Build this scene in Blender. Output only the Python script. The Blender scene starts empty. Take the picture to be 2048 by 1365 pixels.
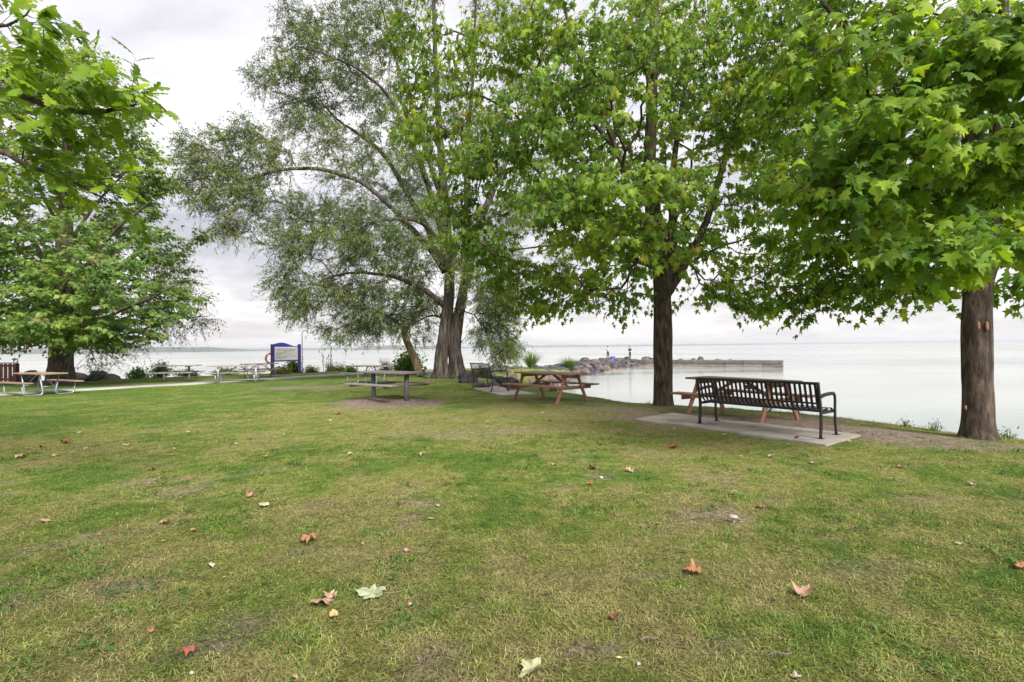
import bpy, bmesh, math, random
import numpy as np
from mathutils import Vector, Matrix, Euler

random.seed(7)
R = math.radians
SC = bpy.context.scene
COL = SC.collection

# ------------------------------------------------------------------ camera
CAM_H = 1.45
F = 1024.0                       # focal length in photo pixels (2048 wide)
cam_d = bpy.data.cameras.new('camera')
cam_d.sensor_width = 36.0
cam_d.lens = 36.0 * F / 2048.0
cam_d.clip_start = 0.05
cam_d.clip_end = 30000
cam = bpy.data.objects.new('camera', cam_d)
COL.objects.link(cam)
PITCH, ROLL = R(0.74), R(-0.69)
CM = (Matrix.Rotation(R(90) + PITCH, 3, 'X') @ Matrix.Rotation(ROLL, 3, 'Z'))
cam.rotation_euler = CM.to_euler()
cam.location = (0, 0, CAM_H)
SC.camera = cam

# ------------------------------------------------------------------ sky, sun, exposure
SUN_EL, SUN_AZ = R(42), R(148)          # azimuth clockwise from +Y (view direction)
world = bpy.data.worlds.new('World')
SC.world = world
world.use_nodes = True
nt = world.node_tree
nt.nodes.clear()
N = nt.nodes.new
L = nt.links.new
w_out = N('ShaderNodeOutputWorld'); w_bg = N('ShaderNodeBackground')
w_bg.inputs['Strength'].default_value = 0.06
sky = N('ShaderNodeTexSky'); sky.sky_type = 'NISHITA'; sky.sun_disc = False
sky.sun_elevation = SUN_EL; sky.sun_rotation = SUN_AZ
sky.air_density = 1.0; sky.dust_density = 2.0
tc = N('ShaderNodeTexCoord'); sep = N('ShaderNodeSeparateXYZ')
L(tc.outputs['Generated'], sep.inputs[0])
def wmath(op, a, b=None, clamp=False):
    n = N('ShaderNodeMath'); n.operation = op; n.use_clamp = clamp
    for i, v in enumerate((a, b)):
        if v is None: continue
        if isinstance(v, (int, float)): n.inputs[i].default_value = v
        else: L(v, n.inputs[i])
    return n.outputs[0]
zc = wmath('MAXIMUM', sep.outputs['Z'], 0.0)
den = wmath('ADD', zc, 0.16)
cx = wmath('DIVIDE', sep.outputs['X'], den); cy = wmath('DIVIDE', sep.outputs['Y'], den)
cmb = N('ShaderNodeCombineXYZ'); L(cx, cmb.inputs[0]); L(cy, cmb.inputs[1]); cmb.inputs[2].default_value = 3.7
n1 = N('ShaderNodeTexNoise'); n1.inputs['Scale'].default_value = 0.9; n1.inputs['Detail'].default_value = 8
n1.inputs['Roughness'].default_value = 0.55; n1.inputs['Distortion'].default_value = 0.6
L(cmb.outputs[0], n1.inputs['Vector'])
n2 = N('ShaderNodeTexNoise'); n2.inputs['Scale'].default_value = 2.6; n2.inputs['Detail'].default_value = 6
n2.inputs['Distortion'].default_value = 0.3
L(cmb.outputs[0], n2.inputs['Vector'])
cl = wmath('ADD', wmath('MULTIPLY', n1.outputs[0], 0.72), wmath('MULTIPLY', n2.outputs[0], 0.28))
ramp = N('ShaderNodeValToRGB')
ramp.color_ramp.elements[0].position = 0.39; ramp.color_ramp.elements[0].color = (2.05, 2.03, 2.27, 1)
ramp.color_ramp.elements[1].position = 0.60; ramp.color_ramp.elements[1].color = (4.05, 3.93, 4.06, 1)
e = ramp.color_ramp.elements.new(0.49); e.color = (3.2, 3.13, 3.3, 1)
L(cl, ramp.inputs[0])
hz = N('ShaderNodeMapRange'); hz.inputs['From Min'].default_value = 0.0; hz.inputs['From Max'].default_value = 0.22
hz.inputs['To Min'].default_value = 0.55; hz.inputs['To Max'].default_value = 0.0
L(zc, hz.inputs['Value'])
mixh = N('ShaderNodeMix'); mixh.data_type = 'RGBA'
L(hz.outputs[0], mixh.inputs['Factor']); L(ramp.outputs[0], mixh.inputs['A'])
mixh.inputs['B'].default_value = (3.5, 3.28, 3.04, 1)
mixs = N('ShaderNodeMix'); mixs.data_type = 'RGBA'; mixs.inputs['Factor'].default_value = 0.96
L(sky.outputs[0], mixs.inputs['A']); L(mixh.outputs['Result'], mixs.inputs['B'])
L(mixs.outputs['Result'], w_bg.inputs['Color']); L(w_bg.outputs[0], w_out.inputs[0])

sd = bpy.data.lights.new('sun', 'SUN'); sd.energy = 1.5; sd.angle = R(22); sd.color = (1.0, 0.965, 0.9)
sun = bpy.data.objects.new('sun', sd); COL.objects.link(sun)
sdir = Vector((math.sin(SUN_AZ) * math.cos(SUN_EL), math.cos(SUN_AZ) * math.cos(SUN_EL), math.sin(SUN_EL)))
sun.rotation_euler = sdir.to_track_quat('Z', 'Y').to_euler()
sun.location = sdir * 60

SC.view_settings.view_transform = 'Standard'
SC.view_settings.look = 'None'
SC.view_settings.exposure = 2.35
SC.view_settings.gamma = 1.0
SC.view_settings.use_curve_mapping = False
SC.cycles.max_bounces = 7
SC.cycles.diffuse_bounces = 4
SC.cycles.transmission_bounces = 4
SC.cycles.glossy_bounces = 3
SC.cycles.use_denoising = True
SC.cycles.denoising_prefilter = 'ACCURATE'

# ------------------------------------------------------------------ projection helpers (photo pixel -> place on the ground)
def ray(px, py):
    d = CM @ Vector(((px - 1024) / F, -(py - 682.5) / F, -1.0))
    return d
def gp(px, py, z=0.0):
    d = ray(px, py); t = (z - CAM_H) / d.z
    return Vector((d.x * t, d.y * t, z))
def at(px, py, Y):
    d = ray(px, py); t = Y / d.y
    return Vector((d.x * t, Y, CAM_H + d.z * t))
CMi = np.array(CM.transposed())
def project(P):
    q = (np.asarray(P) - np.array([0, 0, CAM_H])) @ CMi.T
    d = -q[:, 2]
    return 1024 + F * q[:, 0] / d, 682.5 - F * q[:, 1] / d, d

# ------------------------------------------------------------------ noise
_rt = np.random.RandomState(11).rand(256, 256)
def vnoise(x, y):
    x = np.asarray(x, float); y = np.asarray(y, float)
    xi = np.floor(x).astype(int); yi = np.floor(y).astype(int)
    fx = x - xi; fy = y - yi
    fx = fx * fx * (3 - 2 * fx); fy = fy * fy * (3 - 2 * fy)
    a = _rt[xi & 255, yi & 255]; b = _rt[(xi + 1) & 255, yi & 255]
    c = _rt[xi & 255, (yi + 1) & 255]; d = _rt[(xi + 1) & 255, (yi + 1) & 255]
    return (a * (1 - fx) + b * fx) * (1 - fy) + (c * (1 - fx) + d * fx) * fy
def fbm(x, y, o=4):
    s = 0; a = 0.5; t = 0
    for i in range(o):
        s = s + a * vnoise(x + 17.3 * i, y + 9.1 * i); t += a
        x = x * 2.03; y = y * 2.03; a *= 0.5
    return s / t
def sstep(a, b, x):
    t = np.clip((np.asarray(x, float) - a) / (b - a), 0, 1)
    return t * t * (3 - 2 * t)

# ------------------------------------------------------------------ object helpers
def tag(o, label=None, cat=None, group=None, kind=None):
    if label: o['label'] = label
    if cat: o['category'] = cat
    if group: o['group'] = group
    if kind: o['kind'] = kind
    return o
def empty(name, loc, rz=0.0, label=None, cat=None, group=None):
    o = bpy.data.objects.new(name, None); COL.objects.link(o)
    o.location = loc; o.rotation_euler = (0, 0, rz); o.empty_display_size = 0.2
    return tag(o, label, cat, group)
def link(name, me, mat=None, parent=None, loc=None):
    if mat is not None and not me.materials: me.materials.append(mat)
    o = bpy.data.objects.new(name, me); COL.objects.link(o)
    if parent is not None: o.parent = parent
    if loc is not None: o.location = loc
    return o
def np_mesh(name, V, Fc, mat=None, col=None, smooth=False):
    V = np.ascontiguousarray(V, np.float32).reshape(-1, 3); Fc = np.ascontiguousarray(Fc, np.int32)
    me = bpy.data.meshes.new(name)
    m, k = Fc.shape
    me.vertices.add(len(V)); me.vertices.foreach_set('co', V.ravel())
    me.loops.add(m * k); me.loops.foreach_set('vertex_index', Fc.ravel())
    me.polygons.add(m); me.polygons.foreach_set('loop_start', np.arange(0, m * k, k, dtype=np.int32))
    if smooth: me.polygons.foreach_set('use_smooth', np.ones(m, bool))
    me.update(calc_edges=True)
    if col is not None:
        ca = me.color_attributes.new('Col', 'FLOAT_COLOR', 'POINT')
        c = np.ones((len(V), 4), np.float32); c[:, :3] = np.clip(col, 0, 1)
        ca.data.foreach_set('color', c.ravel())
    if mat is not None: me.materials.append(mat)
    return me
def bm_mesh(name, bm, mat=None, smooth=False):
    me = bpy.data.meshes.new(name)
    bm.normal_update(); bm.to_mesh(me); bm.free()
    if smooth:
        for p in me.polygons: p.use_smooth = True
    if mat is not None: me.materials.append(mat)
    return me
def beam_me(name, p0, p1, w, t, mat, up=(0, 0, 1), bev=0.004):
    """a board from p0 to p1, width w sideways, thickness t along up"""
    p0, p1, up = Vector(p0), Vector(p1), Vector(up)
    d = (p1 - p0); ln = d.length; d.normalize()
    s = d.cross(up); s.normalize(); u = s.cross(d)
    bm = bmesh.new()
    vs = []
    for a in (0, 1):
        for (b, c) in ((-1, -1), (1, -1), (1, 1), (-1, 1)):
            vs.append(bm.verts.new(p0 + d * (a * ln) + s * (b * w / 2) + u * (c * t / 2)))
    for f in ((3, 2, 1, 0), (4, 5, 6, 7), (0, 1, 5, 4), (1, 2, 6, 5), (2, 3, 7, 6), (3, 0, 4, 7)):
        bm.faces.new([vs[i] for i in f])
    if bev: bmesh.ops.bevel(bm, geom=bm.edges[:], offset=bev, segments=1, affect='EDGES')
    bmesh.ops.recalc_face_normals(bm, faces=bm.faces[:])
    return bm_mesh(name, bm, mat)
def beam(name, parent, p0, p1, w, t, mat, up=(0, 0, 1), bev=0.004):
    return link(name, beam_me(name, p0, p1, w, t, mat, up, bev), None, parent)
def cat_rom(P, n):
    P = np.asarray(P, float)
    if len(P) == 2:
        t = np.linspace(0, 1, n)[:, None]; return P[0] * (1 - t) + P[1] * t
    Q = np.vstack([2 * P[0] - P[1], P, 2 * P[-1] - P[-2]])
    t = np.linspace(0, len(P) - 1, n); i = np.minimum(t.astype(int), len(P) - 2); f = (t - i)[:, None]
    a, b, c, d = Q[i], Q[i + 1], Q[i + 2], Q[i + 3]
    return 0.5 * (2 * b + (c - a) * f + (2 * a - 5 * b + 4 * c - d) * f ** 2 + (3 * b - a - 3 * c + d) * f ** 3)
def tube_arrays(P, rad, sides, disp=None, cap=True):
    P = np.asarray(P, float); n = len(P)
    rad = np.broadcast_to(np.asarray(rad, float), (n,))
    T = np.gradient(P, axis=0); T /= np.linalg.norm(T, axis=1)[:, None] + 1e-12
    ref = np.array([0.31, 0.95, 0.05]); ref = ref if abs(T[0] @ ref) < 0.9 else np.array([1.0, 0, 0])
    A = ref - (ref @ T[0]) * T[0]; A /= np.linalg.norm(A)
    As = []
    for i in range(n):
        A = A - (A @ T[i]) * T[i]; A /= np.linalg.norm(A) + 1e-12; As.append(A)
    As = np.array(As); B = np.cross(T, As)
    th = np.linspace(0, 2 * np.pi, sides, endpoint=False)
    rr = np.repeat(rad[:, None], sides, 1)
    if disp is not None: rr = rr * disp(th[None, :], np.arange(n)[:, None], P)
    V = P[:, None] + rr[..., None] * (np.cos(th)[None, :, None] * As[:, None] + np.sin(th)[None, :, None] * B[:, None])
    V = V.reshape(-1, 3)
    i = np.arange(n - 1)[:, None] * sides; j = np.arange(sides)[None]; k = (np.arange(sides) + 1) % sides
    Fq = np.stack([i + j, i + k[None], i + sides + k[None], i + sides + j], -1).reshape(-1, 4)
    if cap:
        V = np.vstack([V, P[0], P[-1]]); c0, c1 = n * sides, n * sides + 1
        jj = np.arange(sides)
        F0 = np.stack([jj * 0 + c0, k, jj, jj * 0 + c0], -1)[:, :4]
        b = (n - 1) * sides
        F1 = np.stack([jj * 0 + c1, b + jj, b + k, jj * 0 + c1], -1)
        Ft = np.vstack([Fq[:, [0, 1, 2]], Fq[:, [0, 2, 3]], F0[:, :3], F1[:, :3]])
        return V, Ft
    return V, np.vstack([Fq[:, [0, 1, 2]], Fq[:, [0, 2, 3]]])
def pipe(name, parent, pts, r, mat, sides=8, n=None, smooth=True):
    P = cat_rom(pts, n or (len(pts) * 5 if len(pts) > 2 else 2))
    V, Ft = tube_arrays(P, r, sides)
    return link(name, np_mesh(name, V, Ft, mat, smooth=smooth), None, parent)
def poly_pipe(name, parent, pts, r, mat, sides=8, fillet=0.08, k=4):
    """polyline with rounded corners"""
    pts = [Vector(p) for p in pts]; out = [pts[0]]
    for i in range(1, len(pts) - 1):
        a, b, c = pts[i - 1], pts[i], pts[i + 1]
        d1 = (a - b); d2 = (c - b); f = min(fillet, d1.length * .45, d2.length * .45)
        p, q = b + d1.normalized() * f, b + d2.normalized() * f
        for s in range(k + 1):
            t = s / k; out.append(p * (1 - t) ** 2 + b * 2 * t * (1 - t) + q * t * t)
    out.append(pts[-1])
    V, Ft = tube_arrays([tuple(p) for p in out], r, sides)
    return link(name, np_mesh(name, V, Ft, mat, smooth=True), None, parent)
class Acc:
    """collects triangles into one mesh"""
    def __init__(s): s.V = []; s.F = []; s.C = []; s.n = 0
    def add(s, V, Fc, c=None):
        V = np.asarray(V).reshape(-1, 3)
        s.V.append(V); s.F.append(np.asarray(Fc) + s.n); s.n += len(V)
        if c is not None: s.C.append(np.broadcast_to(c, (len(V), 3)))
    def mesh(s, name, mat, smooth=False, off=(0, 0, 0)):
        return np_mesh(name, np.vstack(s.V) - np.array(off), np.vstack(s.F), mat, np.vstack(s.C) if s.C else None, smooth)

# ------------------------------------------------------------------ materials
def new_mat(name):
    m = bpy.data.materials.new(name); m.use_nodes = True
    t = m.node_tree; b = t.nodes['Principled BSDF']
    return m, t, b
def nd(t, typ, **kw):
    n = t.nodes.new(typ)
    for k, v in kw.items():
        if k in n.inputs: n.inputs[k].default_value = v
        else: setattr(n, k, v)
    return n
def mat_noise(name, c1, c2, scale=6, rough=0.7, stretch=(1, 1, 1), bump=0.3, bscale=None, detail=6, metallic=0.0, dist=0.02, c3=None, spec=0.3):
    m, t, b = new_mat(name)
    co = nd(t, 'ShaderNodeTexCoord'); mp = nd(t, 'ShaderNodeMapping'); mp.inputs['Scale'].default_value = stretch
    oi = nd(t, 'ShaderNodeObjectInfo')
    va = nd(t, 'ShaderNodeVectorMath', operation='ADD')
    sc = nd(t, 'ShaderNodeVectorMath', operation='SCALE'); sc.inputs['Scale'].default_value = 37.0
    cb = nd(t, 'ShaderNodeCombineXYZ')
    t.links.new(oi.outputs['Random'], cb.inputs[0]); t.links.new(oi.outputs['Random'], cb.inputs[2])
    t.links.new(cb.outputs[0], sc.inputs[0])
    t.links.new(co.outputs['Object'], va.inputs[0]); t.links.new(sc.outputs[0], va.inputs[1])
    t.links.new(va.outputs[0], mp.inputs[0])
    no = nd(t, 'ShaderNodeTexNoise', Scale=scale, Detail=detail, Roughness=0.6)
    t.links.new(mp.outputs[0], no.inputs['Vector'])
    rp = nd(t, 'ShaderNodeValToRGB')
    rp.color_ramp.elements[0].position = 0.33; rp.color_ramp.elements[0].color = (*c1, 1)
    rp.color_ramp.elements[1].position = 0.67; rp.color_ramp.elements[1].color = (*c2, 1)
    if c3:
        el = rp.color_ramp.elements.new(0.5); el.color = (*c3, 1)
    t.links.new(no.outputs[0], rp.inputs[0])
    hv = nd(t, 'ShaderNodeHueSaturation'); mr = nd(t, 'ShaderNodeMapRange'); mr.inputs['To Min'].default_value = 0.82; mr.inputs['To Max'].default_value = 1.18
    t.links.new(oi.outputs['Random'], mr.inputs['Value']); t.links.new(mr.outputs[0], hv.inputs['Value'])
    t.links.new(rp.outputs[0], hv.inputs['Color']); t.links.new(hv.outputs[0], b.inputs['Base Color'])
    b.inputs['Roughness'].default_value = rough; b.inputs['Metallic'].default_value = metallic
    b.inputs['Specular IOR Level'].default_value = spec
    if bump:
        n2 = nd(t, 'ShaderNodeTexNoise', Scale=bscale or scale * 2, Detail=8, Roughness=0.65)
        t.links.new(mp.outputs[0], n2.inputs['Vector'])
        bp = nd(t, 'ShaderNodeBump', Strength=bump, Distance=dist)
        t.links.new(n2.outputs[0], bp.inputs['Height']); t.links.new(bp.outputs[0], b.inputs['Normal'])
    return m
def mat_bark(name, c1, c2, c3, freq=14, zs=0.12, bump=0.8, dist=0.03):
    m = mat_noise(name, c1, c2, freq, 0.9, (1, 1, zs), bump, freq * 1.4, 8, dist=dist, c3=c3, spec=0.15)
    return m
def mat_leaf(name, trans=0.4, rough=0.45, tint=(1.15, 1.2, 0.55), spec=0.35):
    m, t, b = new_mat(name)
    a = nd(t, 'ShaderNodeVertexColor'); a.layer_name = 'Col'
    t.links.new(a.outputs[0], b.inputs['Base Color'])
    b.inputs['Roughness'].default_value = rough; b.inputs['Specular IOR Level'].default_value = spec
    tr = nd(t, 'ShaderNodeBsdfTranslucent')
    mu = nd(t, 'ShaderNodeMix', data_type='RGBA', blend_type='MULTIPLY'); mu.inputs['Factor'].default_value = 1.0
    t.links.new(a.outputs[0], mu.inputs['A']); mu.inputs['B'].default_value = (*tint, 1)
    t.links.new(mu.outputs['Result'], tr.inputs['Color'])
    mx = nd(t, 'ShaderNodeMixShader'); mx.inputs[0].default_value = trans
    t.links.new(b.outputs[0], mx.inputs[1]); t.links.new(tr.outputs[0], mx.inputs[2])
    t.links.new(mx.outputs[0], t.nodes['Material Output'].inputs[0])
    return m
def mat_plain(name, c, rough=0.5, metallic=0.0, spec=0.4, var=0.15, scale=9, bump=0.0):
    c = np.array(c)
    return mat_noise(name, tuple(c * (1 - var)), tuple(np.minimum(c * (1 + var), 1)), scale, rough, bump=bump, metallic=metallic, spec=spec, dist=0.004)

M = {}
M['leaf'] = mat_leaf('maple_leaf', 0.52, 0.5, (1.4, 1.35, 0.45), 0.2)
M['willow'] = mat_leaf('willow_leaf', 0.38, 0.55, (1.1, 1.15, 0.65), 0.2)
M['grass'] = mat_leaf('grass_blade', 0.22, 0.65, (1.1, 1.15, 0.6), 0.15)
M['dry'] = mat_leaf('fallen_leaf', 0.15, 0.7, (1.1, 0.9, 0.6), 0.2)
M['bark_maple'] = mat_bark('maple_bark', (0.038, 0.028, 0.022), (0.18, 0.140, 0.112), (0.09, 0.068, 0.054), 13, 0.26, 1.0, 0.05)
M['bark_willow'] = mat_bark('willow_bark', (0.024, 0.019, 0.016), (0.185, 0.156, 0.134), (0.08, 0.067, 0.057), 11, 0.10, 1.0, 0.09)
M['bark_pale'] = mat_bark('pale_bark', (0.14, 0.10, 0.065), (0.34, 0.26, 0.17), (0.24, 0.175, 0.11), 9, 0.2, 0.6, 0.02)
M['wood_red'] = mat_noise('red_stained_wood', (0.17, 0.08, 0.05), (0.36, 0.19, 0.125), 5, 0.65, (1.2, 14, 14), 0.25, 9)
M['wood_redtop'] = mat_noise('weathered_red_top', (0.165, 0.095, 0.074), (0.32, 0.195, 0.155), 5, 0.7, (1.2, 16, 16), 0.3, 9)
M['wood_grey'] = mat_noise('weathered_grey_wood', (0.155, 0.125, 0.115), (0.33, 0.285, 0.265), 5, 0.75, (1.2, 16, 16), 0.35, 9)
M['wood_tan'] = mat_noise('tan_wood', (0.20, 0.14, 0.092), (0.35, 0.255, 0.175), 5, 0.7, (1.2, 14, 14), 0.25, 9)
M['galv'] = mat_plain('galvanised_pipe', (0.42, 0.44, 0.48), 0.42, 0.75, var=0.12)
M['post_grey'] = mat_plain('grey_post', (0.135, 0.13, 0.145), 0.6, 0.1, var=0.2)
M['black'] = mat_plain('black_powder_coat', (0.012, 0.012, 0.015), 0.4, 0.0, 0.5)
M['bronze'] = mat_plain('dark_mesh_metal', (0.022, 0.019, 0.022), 0.5, 0.2, 0.4)
M['steel'] = mat_plain('bare_steel', (0.5, 0.5, 0.52), 0.4, 0.6)
M['blue'] = mat_plain('blue_sign_paint', (0.035, 0.045, 0.36), 0.45, var=0.08)
M['navy'] = mat_plain('indigo_post_paint', (0.05, 0.035, 0.21), 0.5, var=0.1)
M['panel'] = mat_plain('pale_sign_panel', (0.60, 0.58, 0.56), 0.5, var=0.04)
M['ink'] = mat_plain('dark_print', (0.06, 0.055, 0.06), 0.6)
M['ring'] = mat_plain('orange_ring', (0.62, 0.12, 0.045), 0.55, var=0.1)
M['fence'] = mat_noise('red_brown_fence', (0.10, 0.035, 0.025), (0.21, 0.075, 0.05), 5, 0.7, (8, 8, 0.9), 0.2, 9)
M['concrete'] = mat_noise('concrete', (0.20, 0.172, 0.15), (0.36, 0.325, 0.29), 1.6, 0.85, bump=0.35, bscale=40, detail=9, dist=0.005)
M['path'] = mat_noise('path_concrete', (0.25, 0.237, 0.21), (0.34, 0.325, 0.295), 1.5, 0.85, bump=0.2, bscale=30, dist=0.005)
M['pier_cap'] = mat_noise('pier_cap_concrete', (0.11, 0.096, 0.098), (0.21, 0.185, 0.185), 1.5, 0.85, bump=0.4, bscale=10)
M['pier_wall'] = mat_noise('pier_stained_concrete', (0.15, 0.125, 0.10), (0.33, 0.295, 0.25), 1.2, 0.8, (1, 1, 2.5), 0.4, 8)
M['rock_grey'] = mat_noise('grey_rock', (0.027, 0.024, 0.029), (0.125, 0.112, 0.123), 2.6, 0.85, bump=0.7, bscale=9, c3=(0.06, 0.053, 0.061), dist=0.06)
M['rock_brown'] = mat_noise('brown_rock', (0.065, 0.048, 0.037), (0.215, 0.165, 0.125), 2.4, 0.85, bump=0.7, bscale=9, c3=(0.125, 0.094, 0.073), dist=0.06)
M['rock_pink'] = mat_noise('pink_rock', (0.055, 0.044, 0.044), (0.185, 0.152, 0.15), 2.4, 0.85, bump=0.7, bscale=9, c3=(0.105, 0.084, 0.084), dist=0.06)
M['stem'] = mat_plain('plant_stem', (0.10, 0.09, 0.045), 0.8, var=0.3)
M['reed'] = mat_plain('reed_stalk', (0.14, 0.125, 0.06), 0.8, var=0.3)
M['reedhead'] = mat_plain('reed_head', (0.10, 0.055, 0.03), 0.9, var=0.2)
M['skin'] = mat_plain('skin', (0.45, 0.27, 0.19), 0.55, var=0.05)
M['shirt'] = mat_plain('pale_grey_cloth', (0.62, 0.62, 0.64), 0.85, var=0.06)
M['dark_cloth'] = mat_plain('dark_cloth', (0.028, 0.029, 0.036), 0.9, var=0.2)
M['hair'] = mat_plain('dark_hair', (0.02, 0.015, 0.012), 0.6)
M['cooler'] = mat_plain('blue_plastic', (0.05, 0.08, 0.5), 0.4)
M['scar'] = mat_plain('pruning_scar', (0.28, 0.15, 0.10), 0.8)
M['cap'] = mat_plain('mushroom_cap', (0.36, 0.31, 0.27), 0.7, var=0.12)
M['twig'] = mat_plain('dry_twig', (0.13, 0.10, 0.085), 0.85, var=0.3)

# ------------------------------------------------------------------ land shape
LAKE_Z = -1.6
SHORE = np.array([
    (300, -140), (60, -32), (25, -7), (12, 4.6), (8.35, 8.2), (7.75, 9.5), (7.2, 10.8), (6.4, 12.2), (4.6, 13.6), (3.4, 14.3), (2.7, 16.4),
    (1.6, 19.2), (0.9, 23), (0.2, 27), (0.4, 33), (2.8, 43), (6.6, 54), (11.6, 66), (17.6, 77), (20, 81.5),
    (16.5, 84), (9.5, 74), (3.5, 62), (0, 51), (-3, 43.5), (-6, 39), (-9.5, 37), (-13.5, 36.2), (-18, 33.6), (-21, 31.4),
    (-25, 29.5), (-31, 29), (-60, 33), (-300, 60), (-300, -300), (300, -300)], float)
def shore_sd(x, y):
    x = np.asarray(x, float); y = np.asarray(y, float)
    d2 = np.full(x.shape, 1e18); ins = np.zeros(x.shape, bool)
    n = len(SHORE)
    for i in range(n):
        ax, ay = SHORE[i]; bx, by = SHORE[(i + 1) % n]
        ex, ey = bx - ax, by - ay
        t = np.clip(((x - ax) * ex + (y - ay) * ey) / (ex * ex + ey * ey), 0, 1)
        d2 = np.minimum(d2, (x - ax - t * ex) ** 2 + (y - ay - t * ey) ** 2)
        c = ((ay > y) != (by > y)) & (x < (bx - ax) * (y - ay) / (by - ay + 1e-12) + ax)
        ins ^= c
    d = np.sqrt(d2)
    return np.where(ins, d, -d)
# worn earth: (photo pixel of the centre, radius along x and y in metres, strength)
DIRT = [((775, 806), 2.0, 1.15, 1.0), ((610, 776), 1.7, 1.1, 0.75), ((1330, 826), 1.5, 0.8, 0.8), ((1530, 838), 1.9, 1.0, 1.1), ((1720, 862), 1.6, 0.75, 1.0), ((1850, 874), 1.2, 0.55, 0.85), ((1280, 835), 0.9, 0.5, 0.8),
        ((1230, 818), 1.0, 0.5, 0.6), ((1180, 803), 0.8, 0.35, 0.5), ((1000, 862), 0.9, 0.35, 0.35),
        ((420, 1290), 0.28, 0.16, 0.8), ((250, 1180), 0.3, 0.15, 0.7), ((40, 1200), 0.3, 0.2, 0.6), ((1060, 1190), 0.3, 0.12, 0.6),
        ((1200, 1300), 0.25, 0.12, 0.7), ((860, 870), 1.3, 0.5, 0.3), ((1750, 1140), 0.4, 0.2, 0.35), ((1420, 1290), 0.25, 0.12, 0.5),
        ((1990, 890), 1.2, 0.35, 0.8), ((480, 1250), 0.35, 0.15, 0.5), ((1290, 1150), 0.3, 0.1, 0.4)]
DIRT = [(gp(*p), rx, ry, s) for p, rx, ry, s in DIRT]
def dirt_amt(x, y):
    a = np.zeros(np.shape(x))
    wx = (fbm(np.asarray(x) * 1.3 + 5, np.asarray(y) * 1.3, 3) - 0.5) * 1.1
    for c, rx, ry, s in DIRT:
        q = np.sqrt(((x - c.x) / rx) ** 2 + ((y - c.y) / ry) ** 2) + wx
        a = np.maximum(a, s * (1 - sstep(0.6, 1.15, q)))
    sp = sstep(0.64, 0.78, fbm(np.asarray(x) * 2.1 + 40, np.asarray(y) * 2.1 + 3, 4))
    a = np.maximum(a, sp * 0.6 * (1 - 0.6 * sstep(4.5, 7, y)))
    return a
T5C = gp(780, 800)
def land_z(x, y, sd=None):
    x = np.asarray(x, float); y = np.asarray(y, float)
    if sd is None: sd = shore_sd(x, y)
    s = sd + (fbm(x * 0.55, y * 0.55, 3) - 0.5) * 0.9
    base = -1.0 * sstep(34, 60, y) * sstep(-9, -1, x) + (fbm(x * 0.8, y * 0.8, 3) - 0.5) * 0.05
    q = np.sqrt(((x - T5C.x) / 1.5) ** 2 + ((y - T5C.y) / 1.1) ** 2)
    base = base + 0.10 * np.exp(-((q - 0.55) / 0.3) ** 2) * fbm(x * 2, y * 2, 3)
    base = base - 0.10 * (1 - sstep(0, 3.0, s))
    drop = 1.75 * (1 - sstep(-1.5, 0.35, s)) + 2.2 * (1 - sstep(-7, -1.2, s))
    return base - drop
def greenness(x, y):
    """how green (1) or dry (0) the turf is"""
    g = 0.50 + 0.9 * (fbm(x * 0.42 + 3, y * 0.42 + 8, 4) - 0.5) + 1.5 * (fbm(x * 1.9, y * 1.9, 4) - 0.5) + 1.3 * (fbm(x * 7, y * 7, 3) - 0.5)
    g = g + 0.30 * sstep(3, 8, -np.asarray(x)) * sstep(8, 12, y)
    g = g + 0.16 * np.exp(-((np.asarray(y) - 5.7) / 1.3) ** 2)
    g = g - 0.36 * np.exp(-((np.asarray(y) - 10.2) / 2.2) ** 2) * np.exp(-((np.asarray(x) - 0.5) / 4.5) ** 2)
    g = g + 0.12 * sstep(13, 17, y)
    return np.clip(g, 0, 1)
C_GREEN = np.array([0.096, 0.170, 0.026]); C_MID = np.array([0.200, 0.232, 0.050]); C_DRY = np.array([0.272, 0.245, 0.096])
C_DIRT = np.array([0.225, 0.168, 0.138]); C_SOIL = np.array([0.10, 0.075, 0.055])
def turf_col(g):
    g = np.asarray(g)[..., None]
    return np.where(g > 0.5, C_MID + (C_GREEN - C_MID) * (g - 0.5) * 2, C_DRY + (C_MID - C_DRY) * g * 2)

def axis(parts):
    return np.unique(np.round(np.concatenate(parts), 4))
gx = axis([-np.geomspace(400, 31, 14), np.arange(-30, -11.9, 0.5), np.arange(-12, 12.01, 0.15), np.arange(12.5, 30.1, 0.5), np.geomspace(31, 400, 14)])
gy = axis([-np.geomspace(300, 3, 14), np.arange(-2.5, 1, 0.5), np.arange(1, 18.01, 0.15), np.arange(18.4, 90, 0.5), np.geomspace(90, 200, 6)])
GX, GY = np.meshgrid(gx, gy, indexing='ij')
SD = shore_sd(GX, GY)
GZ = land_z(GX, GY, SD)
dm = dirt_amt(GX, GY)[..., None]
gc = turf_col(greenness(GX, GY)) * 0.80 * (1 - dm) + C_DIRT * dm
thatch = sstep(2, 6, GY)[..., None]
gc = gc * (0.64 + 0.36 * thatch)
bk = (1 - sstep(-0.9, -0.1, SD + (fbm(GX * 1.2, GY * 1.2) - 0.5) * 0.8))[..., None]
gc = gc * (1 - bk) + C_SOIL * bk
nx, ny = GX.shape
ii, jj = np.meshgrid(np.arange(nx - 1), np.arange(ny - 1), indexing='ij')
q0 = (ii * ny + jj).ravel()
quads = np.stack([q0, q0 + ny, q0 + ny + 1, q0 + 1], -1)
m, t, b = new_mat('lawn_ground')
a = nd(t, 'ShaderNodeVertexColor'); a.layer_name = 'Col'
co = nd(t, 'ShaderNodeTexCoord')
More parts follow.
